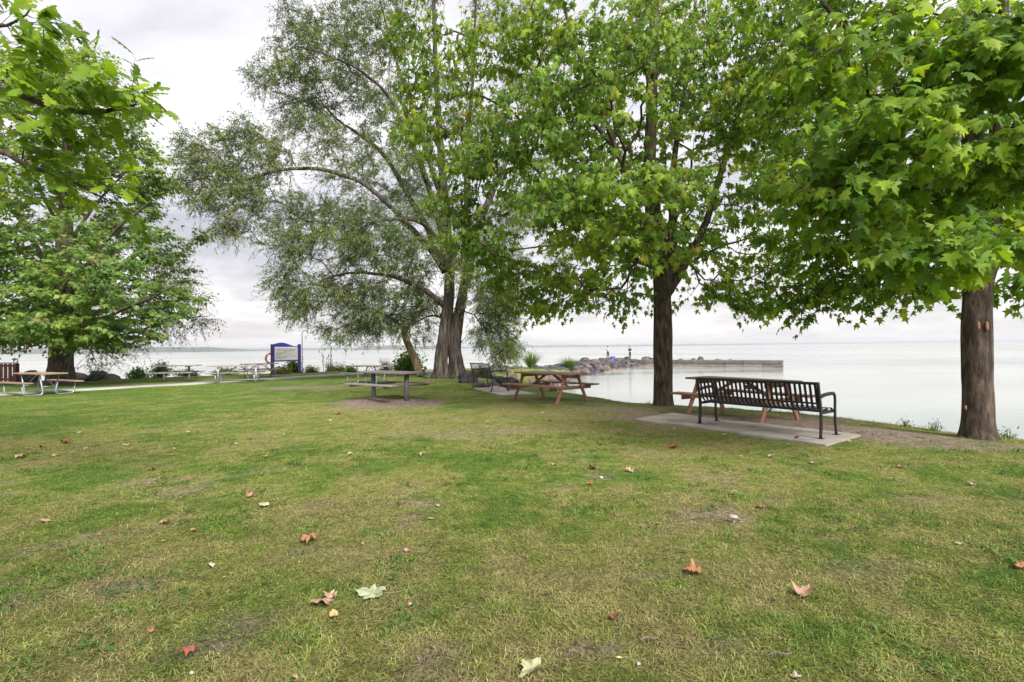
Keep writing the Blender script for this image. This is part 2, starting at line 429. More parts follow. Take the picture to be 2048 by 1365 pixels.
nA = nd(t, 'ShaderNodeTexNoise', Scale=7.0, Detail=10, Roughness=0.8); t.links.new(co.outputs['Object'], nA.inputs['Vector'])
mrA = nd(t, 'ShaderNodeMapRange'); mrA.inputs['From Min'].default_value = 0.25; mrA.inputs['From Max'].default_value = 0.75
mrA.inputs['To Min'].default_value = 0.35; mrA.inputs['To Max'].default_value = 1.65
t.links.new(nA.outputs[0], mrA.inputs['Value'])
mu = nd(t, 'ShaderNodeMix', data_type='RGBA', blend_type='MULTIPLY'); mu.inputs['Factor'].default_value = 1
t.links.new(a.outputs[0], mu.inputs['A'])
fin = mrA.outputs[0]
for sc_f, lo_f, hi_f in ((22.0, 0.55, 1.45), (75.0, 0.3, 1.7)):
    nF = nd(t, 'ShaderNodeTexNoise', Scale=sc_f, Detail=3, Roughness=0.6, Distortion=1.2); t.links.new(co.outputs['Object'], nF.inputs['Vector'])
    mF = nd(t, 'ShaderNodeMapRange'); mF.inputs['From Min'].default_value = 0.33; mF.inputs['From Max'].default_value = 0.67
    mF.inputs['To Min'].default_value = lo_f; mF.inputs['To Max'].default_value = hi_f; t.links.new(nF.outputs[0], mF.inputs['Value'])
    ml = nd(t, 'ShaderNodeMath', operation='MULTIPLY'); t.links.new(fin, ml.inputs[0]); t.links.new(mF.outputs[0], ml.inputs[1]); fin = ml.outputs[0]
t.links.new(fin, mu.inputs['B'])
t.links.new(mu.outputs['Result'], b.inputs['Base Color'])
b.inputs['Roughness'].default_value = 0.95; b.inputs['Specular IOR Level'].default_value = 0.1
bp = nd(t, 'ShaderNodeBump', Strength=0.9, Distance=0.04); nB = nd(t, 'ShaderNodeTexNoise', Scale=45.0, Detail=8, Roughness=0.7)
t.links.new(co.outputs['Object'], nB.inputs['Vector']); t.links.new(nB.outputs[0], bp.inputs['Height']); t.links.new(bp.outputs[0], b.inputs['Normal'])
M['ground'] = m
lawn = link('lawn', np_mesh('lawn', np.stack([GX, GY, GZ], -1).reshape(-1, 3), quads, M['ground'], gc.reshape(-1, 3), True))
tag(lawn, 'mown park lawn with worn earth patches', kind='structure')

# lake
m, t, b = new_mat('lake_water')
b.inputs['Base Color'].default_value = (0.42, 0.46, 0.42, 1); b.inputs['Roughness'].default_value = 0.09; b.inputs['IOR'].default_value = 1.333
co = nd(t, 'ShaderNodeTexCoord'); mp = nd(t, 'ShaderNodeMapping'); mp.inputs['Scale'].default_value = (0.55, 1.0, 1)
t.links.new(co.outputs['Object'], mp.inputs[0])
nA = nd(t, 'ShaderNodeTexNoise', Scale=1.1, Detail=5, Roughness=0.6); t.links.new(mp.outputs[0], nA.inputs['Vector'])
bp = nd(t, 'ShaderNodeBump', Strength=0.35, Distance=0.06); t.links.new(nA.outputs[0], bp.inputs['Height']); t.links.new(bp.outputs[0], b.inputs['Normal'])
nC = nd(t, 'ShaderNodeTexNoise', Scale=0.02, Detail=4); t.links.new(mp.outputs[0], nC.inputs['Vector'])
rp = nd(t, 'ShaderNodeValToRGB'); rp.color_ramp.elements[0].color = (0.17, 0.215, 0.20, 1); rp.color_ramp.elements[1].color = (0.33, 0.35, 0.305, 1)
rp.color_ramp.elements[0].position = 0.4; rp.color_ramp.elements[1].position = 0.6
t.links.new(nC.outputs[0], rp.inputs[0]); t.links.new(rp.outputs[0], b.inputs['Base Color'])
mp2 = nd(t, 'ShaderNodeMapping'); mp2.inputs['Scale'].default_value = (0.012, 0.075, 1); t.links.new(co.outputs['Object'], mp2.inputs[0])
nW = nd(t, 'ShaderNodeTexNoise', Scale=1.0, Detail=4, Roughness=0.55); t.links.new(mp2.outputs[0], nW.inputs['Vector'])
mW = nd(t, 'ShaderNodeMapRange'); mW.inputs['From Min'].default_value = 0.38; mW.inputs['From Max'].default_value = 0.62; mW.inputs['To Min'].default_value = 0.03; mW.inputs['To Max'].default_value = 0.2
t.links.new(nW.outputs[0], mW.inputs['Value']); t.links.new(mW.outputs[0], b.inputs['Roughness'])
mW2 = nd(t, 'ShaderNodeMapRange'); mW2.inputs['From Min'].default_value = 0.38; mW2.inputs['From Max'].default_value = 0.62; mW2.inputs['To Min'].default_value = 0.15; mW2.inputs['To Max'].default_value = 0.6
t.links.new(nW.outputs[0], mW2.inputs['Value']); t.links.new(mW2.outputs[0], bp.inputs['Strength'])
M['water'] = m
lv = [(-9000, -1500, 0), (9000, -1500, 0), (9000, 9600, 0), (-9000, 9600, 0)]
lake = link('lake', np_mesh('lake', lv, [(0, 1, 2, 3)], M['water']), loc=(0, 0, LAKE_Z))
tag(lake, 'calm pale grey-green lake', kind='structure')

# far shores: wooded ridges with depth
M['hill'] = mat_noise('far_wooded_shore', (0.035, 0.05, 0.03), (0.07, 0.09, 0.05), 0.01, 0.9, bump=0)
def far_shore(name, px0, px1, Y, hpx, seed, label, taper=(0.15, 0.15)):
    x0 = at(px0, 690, Y).x; x1 = at(px1, 690, Y).x
    n = max(24, int(abs(px1 - px0) / 2.5)); xs = np.linspace(x0, x1, n); u = np.linspace(0, 1, n)
    H = hpx / F * Y
    env = np.minimum(sstep(0, taper[0], u), sstep(0, taper[1], 1 - u)) if taper else 1
    prof = H * env * (0.55 + 0.6 * fbm(u * 6 + seed, u * 0 + seed, 3) + 0.22 * (fbm(u * n / 3.0, u * 0 + seed + 5, 2) - 0.5)) + 0.02
    rows = []
    for k, (dy, s) in enumerate(((0, 0.0), (8, 0.62), (70, 0.95), (200, 1.0), (420, 0.6), (700, 0.0))):
        jit = (fbm(u * n / 2.0 + k * 7, u * 0 + seed, 2) - 0.5) * H * 0.15 * (s > 0)
        rows.append(np.stack([xs, np.full(n, Y + dy), LAKE_Z - 0.3 + prof * s + jit * env], -1))
    V = np.stack(rows, 0).reshape(-1, 3)
    i, j = np.meshgrid(np.arange(len(rows) - 1), np.arange(n - 1), indexing='ij'); q = (i * n + j).ravel()
    o = link(name, np_mesh(name, V, np.stack([q, q + 1, q + n + 1, q + n], -1), M['hill'], smooth=True))
    tag(o, label, kind='structure')
far_shore('wooded_shore', -420, 480, 3000, 13.0, 2.0, 'dark wooded far shore across the lake at left', (0.05, 0.12))
far_shore('distant_shore', 330, 1010, 6000, 5.5, 4.0, 'low hazy far shore behind the sign')
far_shore('wooded_headland', 700, 905, 3600, 9.0, 9.0, 'low wooded headland on the lake behind the small leaning tree', (0.12, 0.3))
far_shore('distant_shore', 930, 1560, 7600, 5.0, 13.0, 'very faint far shore behind the breakwater', (0.2, 0.2))
far_shore('distant_shore', 1260, 2500, 9200, 4.5, 21.0, 'faintest far shore at the right of the horizon', (0.25, 0.1))

# path and slabs
def ribbon(name, pts, w, z, th, mat, label):
    P = cat_rom([(p.x, p.y, 0) for p in pts], 60)[:, :2]
    T = np.gradient(P, axis=0); T /= np.linalg.norm(T, axis=1)[:, None]; Nn = np.stack([-T[:, 1], T[:, 0]], -1)
    A, B = P + Nn * w / 2, P - Nn * w / 2; n = len(P)
    zt = np.full((n, 1), z); zb = np.full((n, 1), z - th)
    V = np.vstack([np.hstack([A, zt]), np.hstack([B, zt]), np.hstack([A, zb]), np.hstack([B, zb])])
    i = np.arange(n - 1)
    Fq = np.vstack([np.stack([i + n, i + n + 1, i + 1, i], -1), np.stack([i, i + 1, i + 2 * n + 1, i + 2 * n], -1), np.stack([i + 3 * n, i + 3 * n + 1, i + n + 1, i + n], -1)])
    return tag(link(name, np_mesh(name, V, Fq, mat)), label, kind='structure')
PATH_PX = [(-260, 818), (-120, 801), (0, 789.5), (156, 780), (300, 772.5), (420, 765.5), (532, 759), (620, 754), (690, 750), (780, 745.8), (850, 742.5), (900, 741)]
PATH = [gp(*p) for p in PATH_PX]
ribbon('path', PATH, 1.5, 0.035, 0.15, M['path'], 'pale concrete footpath curving along the shore')
def slab(name, corners, z, th, mat, label):
    bm = bmesh.new()
    vs = [bm.verts.new((c[0], c[1], z)) for c in corners]
    f = bm.faces.new(vs)
    if f.normal.z < 0: f.normal_flip()
    r = bmesh.ops.extrude_face_region(bm, geom=[f])
    for v in [g for g in r['geom'] if isinstance(g, bmesh.types.BMVert)]: v.co.z = z
    for v in vs: v.co.z = z - th
    bmesh.ops.recalc_face_normals(bm, faces=bm.faces[:])
    bmesh.ops.bevel(bm, geom=bm.edges[:], offset=0.01, segments=2, affect='EDGES')
    return tag(link(name, bm_mesh(name, bm, mat)), label, kind='structure')
SLAB1 = [gp(1266, 841), gp(1345, 828.5), gp(1722, 873), gp(1652, 894)]
slab('bench_pad', SLAB1, 0.03, 0.2, M['concrete'], 'concrete pad under the black slatted bench')
SLAB2 = [gp(943, 778), gp(985, 773), gp(1075, 791), gp(1003, 793.5)]
slab('bench_pad', SLAB2, 0.04, 0.2, M['concrete'], 'concrete pad under the dark mesh bench')
def in_poly(x, y, poly):
    ins = np.zeros(np.shape(x), bool); n = len(poly)
    for i in range(n):
        ax, ay = poly[i][0], poly[i][1]; bx, by = poly[(i + 1) % n][0], poly[(i + 1) % n][1]
        ins ^= ((ay > y) != (by > y)) & (x < (bx - ax) * (y - ay) / (by - ay + 1e-12) + ax)
    return ins
PATH_P = cat_rom([(p.x, p.y, 0) for p in PATH], 80)[:, :2]

# ------------------------------------------------------------------ turf blades
rg = np.random.RandomState(3)
def scatter(y0, y1, dens):
    """points in the view wedge (with margin for a step to the side)"""
    k = 1.12; mrg = 1.0
    area = k * (y1 ** 2 - y0 ** 2) + 2 * mrg * (y1 - y0)
    n = int(area * dens)
    u = rg.rand(n)
    y = np.sqrt(y0 ** 2 + u * (y1 ** 2 - y0 ** 2)); x = (rg.rand(n) * 2 - 1) * (k * y + mrg)
    return x, y
def blades(acc, x, y, ln, wd, lean0, col, three):
    n = len(x); z = land_z(x, y) - 0.004
    ph = rg.rand(n) * 2 * np.pi; d = np.stack([np.cos(ph), np.sin(ph), np.zeros(n)], -1)
    s = np.stack([-np.sin(ph), np.cos(ph), np.zeros(n)], -1)
    tw = (rg.rand(n, 1) - 0.5) * 1.2; s = s * np.cos(tw) + d * np.sin(tw)
    up = np.array([0, 0, 1.0]); l1 = lean0[:, None]; l2 = np.clip(l1 + 0.5 + rg.rand(n, 1) * 0.6, 0, 1.75)
    B = np.stack([x, y, z], -1); h = ln[:, None]
    mid = B + h * 0.5 * (np.cos(l1) * up + np.sin(l1) * d); tip = mid + h * 0.5 * (np.cos(l2) * up + np.sin(l2) * d)
    w = wd[:, None] / 2
    if three:
        V = np.stack([B, mid - s * w, mid + s * w, tip], 1)
        o = (np.arange(n) * 4)[:, None, None]
        Fc = (o + np.array([[0, 2, 1], [1, 2, 3]])[None]).reshape(-1, 3); k = 4
    else:
        V = np.stack([B - s * w, B + s * w, tip], 1)
        Fc = (np.arange(n) * 3)[:, None] + np.array([[0, 1, 2]]); k = 3
    acc.add(V.reshape(-1, 3), Fc, np.repeat(col, k, 0))
acc = Acc()
for (y0, y1, dens, three) in ((1.5, 3.2, 15000, True), (3.2, 5.0, 9500, True), (5.0, 8.0, 5000, False), (8.0, 12.0, 1500, False), (12.0, 20.0, 380, False), (20, 36, 70, False)):
    x, y = scatter(y0, y1, dens)
    sdv = shore_sd(x, y); keep = sdv > 0.05
    dmm = dirt_amt(x, y); keep &= (rg.rand(len(x)) > dmm * 0.93) & (rg.rand(len(x)) > 0.75 * sstep(0.5, 0.3, fbm(x * 4.3 + 7, y * 4.3 + 1, 3)) * (y1 < 9))
    keep &= ~in_poly(x, y, SLAB1) & ~in_poly(x, y, SLAB2)
    if y1 > 15:
        dp = np.min((x[:, None] - PATH_P[None, :, 0]) ** 2 + (y[:, None] - PATH_P[None, :, 1]) ** 2, 1); keep &= dp > 0.8 ** 2
    x, y, sdv = x[keep], y[keep], sdv[keep]; n = len(x)
    g = greenness(x, y)
    tuft = fbm(x * 5.5, y * 5.5, 3)
    gg = np.clip(g + (rg.rand(n) - 0.5) * 0.75, 0, 1)
    c = turf_col(gg) * (0.5 + 0.9 * rg.rand(n, 1)) * (0.62 + 0.76 * vnoise(x * 16, y * 11))[:, None]
    dry = rg.rand(n) < (0.06 + 0.17 * (1 - g)); c[dry] = np.array([0.33, 0.285, 0.15]) * (0.45 + 0.75 * rg.rand(dry.sum(), 1))
    ln = (0.028 + 0.034 * rg.rand(n)) * (0.7 + 0.7 * tuft) * (1 + 0.25 * (y > 5))
    edge = np.exp(-np.maximum(sdv - 0.1, 0) / 0.25)
    for tx, ty, tr_ in ((*gp(1957, 868)[:2], 0.33), (*gp(1326, 806)[:2], 0.28), (*gp(897, 757)[:2], 0.8)):
        edge = np.maximum(edge, 0.8 * np.exp(-np.maximum(np.hypot(x - tx, y - ty) - tr_, 0) / 0.12))
    ln = ln * (1 + 1.6 * edge)
    wd = np.maximum(0.0026 + 0.0016 * rg.rand(n), y * 0.00085)
    lean = 0.6 + 0.95 * rg.rand(n) ** 0.8
    blades(acc, x, y, ln, wd, lean, c, three)
# broad-leaved weed tufts and clover in the turf
nc = 420
x0, y0 = scatter(1.6, 8.5, 14); pick = rg.rand(len(x0)) < sstep(0.46, 0.6, fbm(x0 * 1.3 + 9, y0 * 1.3, 3)); x0, y0 = x0[pick], y0[pick]
k = 26
xx = (x0[:, None] + rg.randn(len(x0), k) * 0.05 * (0.6 + rg.rand(len(x0), 1))).ravel(); yy = (y0[:, None] + rg.randn(len(x0), k) * 0.05).ravel()
cc = np.repeat(np.array([[0.062, 0.135, 0.026]]) * (0.7 + 0.7 * rg.rand(len(x0), 1)), k, 0) * (0.8 + 0.4 * rg.rand(len(xx), 1))
blades(acc, xx, yy, 0.03 + 0.035 * rg.rand(len(xx)), 0.006 + 0.007 * rg.rand(len(xx)), 0.2 + 0.9 * rg.rand(len(xx)), cc, True)
go = link('turf_grass', acc.mesh('turf_grass', M['grass']))
tag(go, 'short patchy green and straw-coloured turf covering the lawn', 'grass', kind='stuff')
print('grass tris', len(go.data.polygons))

# ------------------------------------------------------------------ leaf shapes: (V, F), base at origin, tip along +y, normal +z
def fan_leaf(half, ctr=(0, 0.34), fold=0.22, droop=0.25):
    out = list(half) + [(-x, y) for x, y in reversed(half[1:-1])]
    P = np.array([ctr] + out, float); n = len(out)
    z = -fold * np.abs(P[:, 0]) - droop * P[:, 1] ** 2
    Fc = np.array([(0, 1 + i, 1 + (i + 1) % n) for i in range(n)])
    return np.column_stack([P, z]), Fc[:, [0, 2, 1]]
MAPLE_HI = fan_leaf([(0, 0), (0.20, -0.09), (0.40, 0.03), (0.26, 0.19), (0.40, 0.30), (0.56, 0.46), (0.38, 0.50), (0.19, 0.52), (0.23, 0.73), (0.10, 0.80), (0, 1)])
_hi = [(0, 0), (0.20, -0.09), (0.40, 0.03), (0.26, 0.19), (0.40, 0.30), (0.56, 0.46), (0.38, 0.50), (0.19, 0.52), (0.23, 0.73), (0.10, 0.80), (0, 1)]
_lo = [(0, 0), (0.38, -0.02), (0.24, 0.2), (0.52, 0.46), (0.18, 0.52), (0, 1)]
def skewed(lf, k):
    V = lf[0].copy(); V[:, 0] += k * V[:, 1] ** 2; V[:, 2] += 0.25 * k * V[:, 0]; return V, lf[1]
HI_V = [skewed(fan_leaf(_hi, fold=0.55, droop=0.6), 0.12), skewed(fan_leaf(_hi, fold=-0.25, droop=0.45), -0.15), skewed(fan_leaf(_hi, fold=0.9, droop=0.15), 0.05)]
LO_V = [skewed(fan_leaf(_lo, fold=0.55, droop=0.6), 0.12), skewed(fan_leaf(_lo, fold=-0.25, droop=0.45), -0.15), skewed(fan_leaf(_lo, fold=0.9, droop=0.15), 0.05)]
MAPLE_LO = fan_leaf([(0, 0), (0.38, -0.02), (0.24, 0.2), (0.52, 0.46), (0.18, 0.52), (0, 1)])
MAPLE_FAR = (np.array([(0, 0, 0), (0.45, 0.3, -0.1), (0.16, 0.55, -0.1), (0, 1, -0.25), (-0.16, 0.55, -0.1), (-0.45, 0.3, -0.1)], float), np.array([(0, 1, 2), (0, 2, 4), (0, 4, 5), (2, 3, 4)]))
def oak_leaf():
    half = [(0.015, 0.0), (0.06, 0.12), (0.20, 0.24), (0.09, 0.31), (0.29, 0.45), (0.11, 0.52), (0.31, 0.68), (0.15, 0.74), (0.20, 0.90), (0.02, 1.0)]
    n = len(half); V = []
    for x, y in half: V.append((-x, y, -0.2 * x - 0.25 * y * y))
    for x, y in half: V.append((0, y, -0.25 * y * y + 0.01))
    for x, y in half: V.append((x, y, -0.2 * x - 0.25 * y * y))
    Fc = []
    for i in range(n - 1):
        for a in (0, n):
            Fc += [(a + i, a + n + i, a + n + i + 1), (a + i, a + n + i + 1, a + i + 1)]
    return np.array(V, float), np.array(Fc)
OAK = oak_leaf()
BLADE = (np.array([(0, 0, 0), (0.12, 0.45, -0.06), (0, 1, -0.3), (-0.12, 0.45, -0.06)], float), np.array([(0, 1, 2), (0, 2, 3)]))
OVAL = (np.array([(0, 0, 0), (0.26, 0.3, -0.05), (0.24, 0.65, -0.12), (0, 1, -0.25), (-0.24, 0.65, -0.12), (-0.26, 0.3, -0.05)], float), np.array([(0, 1, 5), (1, 4, 5), (1, 2, 4), (2, 3, 4)]))
def nrm(v): return v / (np.linalg.norm(v, axis=-1, keepdims=True) + 1e-9)
def leaf_frames(U, Nn):
    U = nrm(U); S = nrm(np.cross(U, Nn)); return S, U, np.cross(S, U)
def put_leaves(acc, tmpl, P, U, Nn, size, col):
    V, Fc = tmpl; S, U, W = leaf_frames(U, Nn)
    X = P[:, None] + size[:, None, None] * (V[None, :, 0:1] * S[:, None] + V[None, :, 1:2] * U[:, None] + V[None, :, 2:3] * W[:, None])
    k = len(V)
    acc.add(X.reshape(-1, 3), ((np.arange(len(P)) * k)[:, None, None] + Fc[None]).reshape(-1, 3), np.repeat(col, k, 0))
def edge_tubes(acc, A, B, ra, rb, sides):
    d = nrm(B - A); ref = np.where(np.abs(d[:, 2:3]) > 0.9, np.array([[1.0, 0, 0]]), np.array([[0, 0, 1.0]]))
    u = nrm(np.cross(d, ref)); v = np.cross(d, u)
    th = np.linspace(0, 2 * np.pi, sides, endpoint=False)
    ring = np.cos(th)[None, :, None] * u[:, None] + np.sin(th)[None, :, None] * v[:, None]
    V = np.concatenate([A[:, None] + ra[:, None, None] * ring, B[:, None] + rb[:, None, None] * ring], 1)
    j = np.arange(sides); k = (j + 1) % sides
    f = np.vstack([np.stack([j, k, k + sides], -1), np.stack([j, k + sides, j + sides], -1)])
    acc.add(V.reshape(-1, 3), ((np.arange(len(A)) * 2 * sides)[:, None, None] + f[None]).reshape(-1, 3))

def clump_points(clumps, rs):
    """clumps: (centre, (rx, ry, rz), count) -> attraction points"""
    out = []
    for c, r, n in clumps:
        v = nrm(rs.randn(n, 3)) * (rs.rand(n, 1) ** 0.42)
        out.append(np.array(c) + v * np.array(r))
    return np.vstack(out)
def px_clump(px, py, Y, rx, ry, ryd, n):
    s = Y / F
    return (tuple(at(px, py, Y)), (rx * s, ryd, ry * s), n)

def grow(limbs, A, rs, bf=0.3, seg=0.45, jit=0.06, lift=0.10, rtip=0.004, pw=2.3):
    """join attraction points A to the limbs by branches (least wiring plus path length)"""
    nL = sum(len(l[0]) for l in limbs); cap = nL + len(A) * 14 + 10
    pos = np.zeros((cap, 3)); par = np.full(cap, -1); dr = np.zeros((cap, 3)); pl = np.zeros(cap); fixed = np.zeros(cap, bool); ok = np.zeros(cap, bool)
    n = 0; root = limbs[0][0][0]
    for P, rr, skip in limbs:
        m = len(P); T = nrm(np.gradient(P, axis=0))
        pos[n:n + m] = P; dr[n:n + m] = T; fixed[n:n + m] = True
        cum = np.concatenate([[0], np.cumsum(np.linalg.norm(np.diff(P, axis=0), axis=1))])
        pl[n:n + m] = cum + np.linalg.norm(P[0] - root); ok[n + skip:n + m] = True
        n += m
    idx = np.where(ok[:n])[0]
    D = np.linalg.norm(A[:, None] - pos[None, idx], axis=2) + bf * pl[None, idx]
    best = idx[np.argmin(D, 1)]; cost = D.min(1); rem = np.ones(len(A), bool); tips = []
    for _ in range(len(A)):
        j = int(np.argmin(np.where(rem, cost, 1e9))); rem[j] = False
        p = best[j]; P0 = pos[p]; Q = A[j]; d = np.linalg.norm(Q - P0)
        if d < 0.05: continue
        m = int(np.clip(math.ceil(d / seg), 1, 13))
        C = P0 + 0.42 * d * nrm(dr[p] * 0.8 + nrm(Q - P0)) + np.array([0, 0, lift * d]) + rs.randn(3) * jit * d
        t = (np.arange(1, m + 1) / m)[:, None]
        X = P0 * (1 - t) ** 2 + 2 * C * t * (1 - t) + Q * t * t
        if m > 1: X[:-1] += rs.randn(m - 1, 3) * jit * 0.35 * min(d, 1.2)
        seq = np.vstack([P0, X]); T = nrm(np.diff(seq, axis=0)); L_ = np.linalg.norm(np.diff(seq, axis=0), axis=1)
        pos[n:n + m] = X; dr[n:n + m] = T; par[n:n + m] = [p] + list(range(n, n + m - 1)); pl[n:n + m] = pl[p] + np.cumsum(L_)
        ids = np.where(rem)[0]
        if len(ids):
            Dn = np.linalg.norm(A[ids][:, None] - X[None], axis=2) + bf * pl[None, n:n + m]
            k = Dn.argmin(1); v = Dn[np.arange(len(ids)), k]; up = v < cost[ids]
            cost[ids[up]] = v[up]; best[ids[up]] = n + k[up]
        n += m; tips.append(n - 1)
    pos, par, dr, fixed = pos[:n], par[:n], dr[:n], fixed[:n]
    acc = np.zeros(n); rad = np.zeros(n)
    for i in range(n - 1, nL - 1, -1):
        rad[i] = max(acc[i], rtip ** pw) ** (1 / pw)
        if par[i] >= nL: acc[par[i]] += rad[i] ** pw
    return pos, par, dr, rad, nL, np.array(tips)

def bark_disp(freq, amp, flare, seed, h0=0.5, lob=5):
    def f(th, i, P):
        z = (P[:, 2] - P[0, 2])[:, None]
        r = 1 + amp * (np.abs(vnoise(th * freq / 6.283 * 1.0 + seed + 0.35 * np.sin(z * 1.7), z * 1.6 + seed) - 0.5) * 2 - 0.5)
        r = r + amp * 0.8 * (vnoise(th * freq * 2.1 / 6.283 + 9, z * 3 + seed) - 0.5)
        r = r + flare * np.exp(-z / h0) * (1 + 0.35 * np.cos(lob * th + seed)) + 0.05 * np.sin(2 * th + z * 0.8 + seed)
        return r
    return f

def make_tree(name, label, base, limbs, clumps, leaf, lp, bark, seed, singles=0, group=None, cat='tree', grow_kw={}, twig_r=0.0028, flare=0.45, bamp=0.05, bfreq=14, sides=26, crown_label=None):
    """limbs: list of (points, r0, r1, skip fraction, samples per metre). lp: leaf parameters."""
    rs = np.random.RandomState(seed)
    root = empty(name, base, 0, label, cat, group); off = np.array(base)
    la = Acc(); LL = []
    for k, (pts, r0, r1, skip) in enumerate(limbs):
        P = np.array([tuple(p) for p in pts], float)
        ln = np.linalg.norm(np.diff(P, axis=0), axis=1).sum(); n = max(6, int(ln / 0.22)) if k else max(14, int(ln / 0.10))
        Q = cat_rom(P, n)
        if k: Q[1:] += np.cumsum(rs.randn(n - 1, 3), 0) * 0.012
        u = np.linspace(0, 1, n); rr = r0 + (r1 - r0) * u ** (1.5 if k == 0 else 0.85)
        s = sides if (k == 0 or r0 > 0.25) else (12 if r0 > 0.07 else 7)
        V, Ft = tube_arrays(Q, rr, s, bark_disp(bfreq, bamp, flare if (k == 0 or Q[0][2] < off[2] + 0.3) else 0.12, seed + k, 0.45 if not lp.get('h0') else lp['h0']))
        la.add(V, Ft); LL.append((Q, rr, int(skip * n)))
    trunk = link('trunk', la.mesh('trunk', bark, True, off), None, root)
    A = clump_points(clumps, rs)
    pos, par, dr, rad, nL, tips = grow(LL, A, rs, **grow_kw)
    ba = Acc(); i = np.arange(nL, len(pos)); p = par[i]
    ra = np.where(p >= nL, np.minimum(rad[p], rad[i] * 1.7), rad[i] * 1.25)
    thick = rad[i] > 0.012
    for sel, sd_ in ((thick, 6), (~thick, 4)):
        if sel.any(): edge_tubes(ba, pos[p[sel]], pos[i[sel]], ra[sel], rad[i[sel]], sd_)
    # shoots
    org = i[(rad[i] < lp['rmax'])]; S = lp['shoots']
    cnt = np.maximum(0, np.floor(S + rs.rand(len(org)))).astype(int)
    o = np.repeat(org, cnt); n = len(o)
    outw = nrm((pos[o] - (off + np.array([0, 0, lp.get('zc', 5.0)]))) * np.array([1, 1, 0.35]))
    d = nrm(dr[o] * lp['fwd'] + rs.randn(n, 3) * lp['spread'] + outw * lp['out'] + np.array([0, 0, lp['up']]))
    d[:, 2] *= lp.get('flat', 1.0); d = nrm(d)
    Ls = lp['len'] * (0.55 + 0.9 * rs.rand(n)); g = lp['droop'] * (0.5 + rs.rand(n))
    def pt(t): return pos[o] + d * (Ls * t)[:, None] - np.array([0, 0, 1.0]) * (g * Ls * t * t)[:, None]
    h = pt(np.full(n, 0.5)); e_ = pt(np.ones(n)); tr = np.full(n, twig_r)
    if lp.get('one'): edge_tubes(ba, pos[o], e_, tr * 1.3, tr * 0.6, 3)
    else: edge_tubes(ba, pos[o], h, tr * 1.3, tr, 3); edge_tubes(ba, h, e_, tr, tr * 0.5, 3)
    link('branches', ba.mesh('branches', bark, True, off), None, root)
    # leaves
    K = lp['per']
    ids = np.repeat(np.arange(n), K); t = np.clip((np.tile(np.arange(K), n) + rs.rand(n * K)) / K * 0.85 + 0.17, 0, 1.02)
    Pl = pos[o][ids] + d[ids] * (Ls[ids] * t)[:, None] - np.array([0, 0, 1.0]) * (g[ids] * Ls[ids] * t * t)[:, None]
    tang = nrm(d[ids] - np.array([0, 0, 2.0]) * (g[ids] * t)[:, None])
    size = lp['size'] * (0.5 + 0.8 * rs.rand(len(ids)))
    side = nrm(np.cross(tang, np.array([0, 0, 1.0])) + 1e-6) * np.where(rs.rand(len(ids)) > 0.5, 1, -1)[:, None]
    U = nrm(tang * lp['l_fwd'] + side * lp['l_side'] + rs.randn(len(ids), 3) * lp['l_rand'] - np.array([0, 0, 1.0]) * (lp['l_droop'] * (0.3 + 1.1 * rs.rand(len(ids))))[:, None])
    Pl = Pl + nrm(U + np.array([0, 0, 0.4])) * (size * lp['petiole'])[:, None]
    Nn = nrm(np.array([0, 0, 1.0]) + rs.randn(len(ids), 3) * lp['n_rand'] + outw[ids] * lp.get('n_out', 0.3))
    base_c = np.array(lp['cols'])[rs.choice(len(lp['cols']), len(o), p=lp['pc'])][ids]
    col = base_c * (0.72 + 0.56 * rs.rand(len(ids), 1)) * (0.92 + 0.16 * rs.rand(len(ids), 3))
    clr = fbm(Pl[:, 0] * 0.75 + seed + Pl[:, 1] * 0.4, Pl[:, 2] * 0.9 + Pl[:, 1] * 0.5, 3)[:, None]
    cb_ = np.clip((clr - 0.5) * 2.2, -1, 1)
    col = col * (1.2 + 0.30 * cb_) * np.concatenate([1 + 0.16 * cb_, 1 + 0 * cb_, 1 - 0.2 * cb_], 1)
    if 'zmin' in lp:
        kp = Pl[:, 2] > lp['zmin']; Pl, U, Nn, size, col = Pl[kp], U[kp], Nn[kp], size[kp], col[kp]
    # keep no leaves in the camera's face
    kp = np.linalg.norm(Pl - np.array([0, 0, CAM_H]), axis=1) > lp.get('near', 2.6); Pl, U, Nn, size, col = Pl[kp], U[kp], Nn[kp], size[kp], col[kp]
    px, py, dd = project(Pl + U * size[:, None] * 0.5)
    inv = (dd > 0.5) & (px > -450) & (px < 2500) & (py > -300)
    kp = inv | (rs.rand(len(Pl)) < 0.3); size = np.where(inv, size, size * 1.5)
    Pl, U, Nn, size, col, px, py, dd = Pl[kp], U[kp], Nn[kp], size[kp], col[kp], px[kp], py[kp], dd[kp]; big = np.zeros(len(Pl), bool)
    if singles:
        vis = (px > 5) & (px < 2043) & (py > 5) & (dd > 0.5)
        sc = np.where(vis, size / np.maximum(dd, 0.5), 0); big[np.argsort(-sc)[:singles]] = True
    ca = Acc(); fine = ~big & (size / np.maximum(dd, 0.5) * F > lp.get('fine_px', 0)); coarse = ~big & ~fine
    vr = rs.randint(4, size=len(Pl))
    for base_sel, tms in ((fine, [leaf] + (lp.get('hi_v') or [leaf] * 3)), (coarse, [lp.get('lo', leaf)] + (lp.get('lo_v') or [lp.get('lo', leaf)] * 3))):
        for q, tm in enumerate(tms):
            sel = base_sel & (vr == q)
            if sel.any(): put_leaves(ca, tm, Pl[sel], U[sel], Nn[sel], size[sel], col[sel])
    crown = tag(link('crown', ca.mesh('crown', lp['mat'], False, off), None, root), kind='stuff')
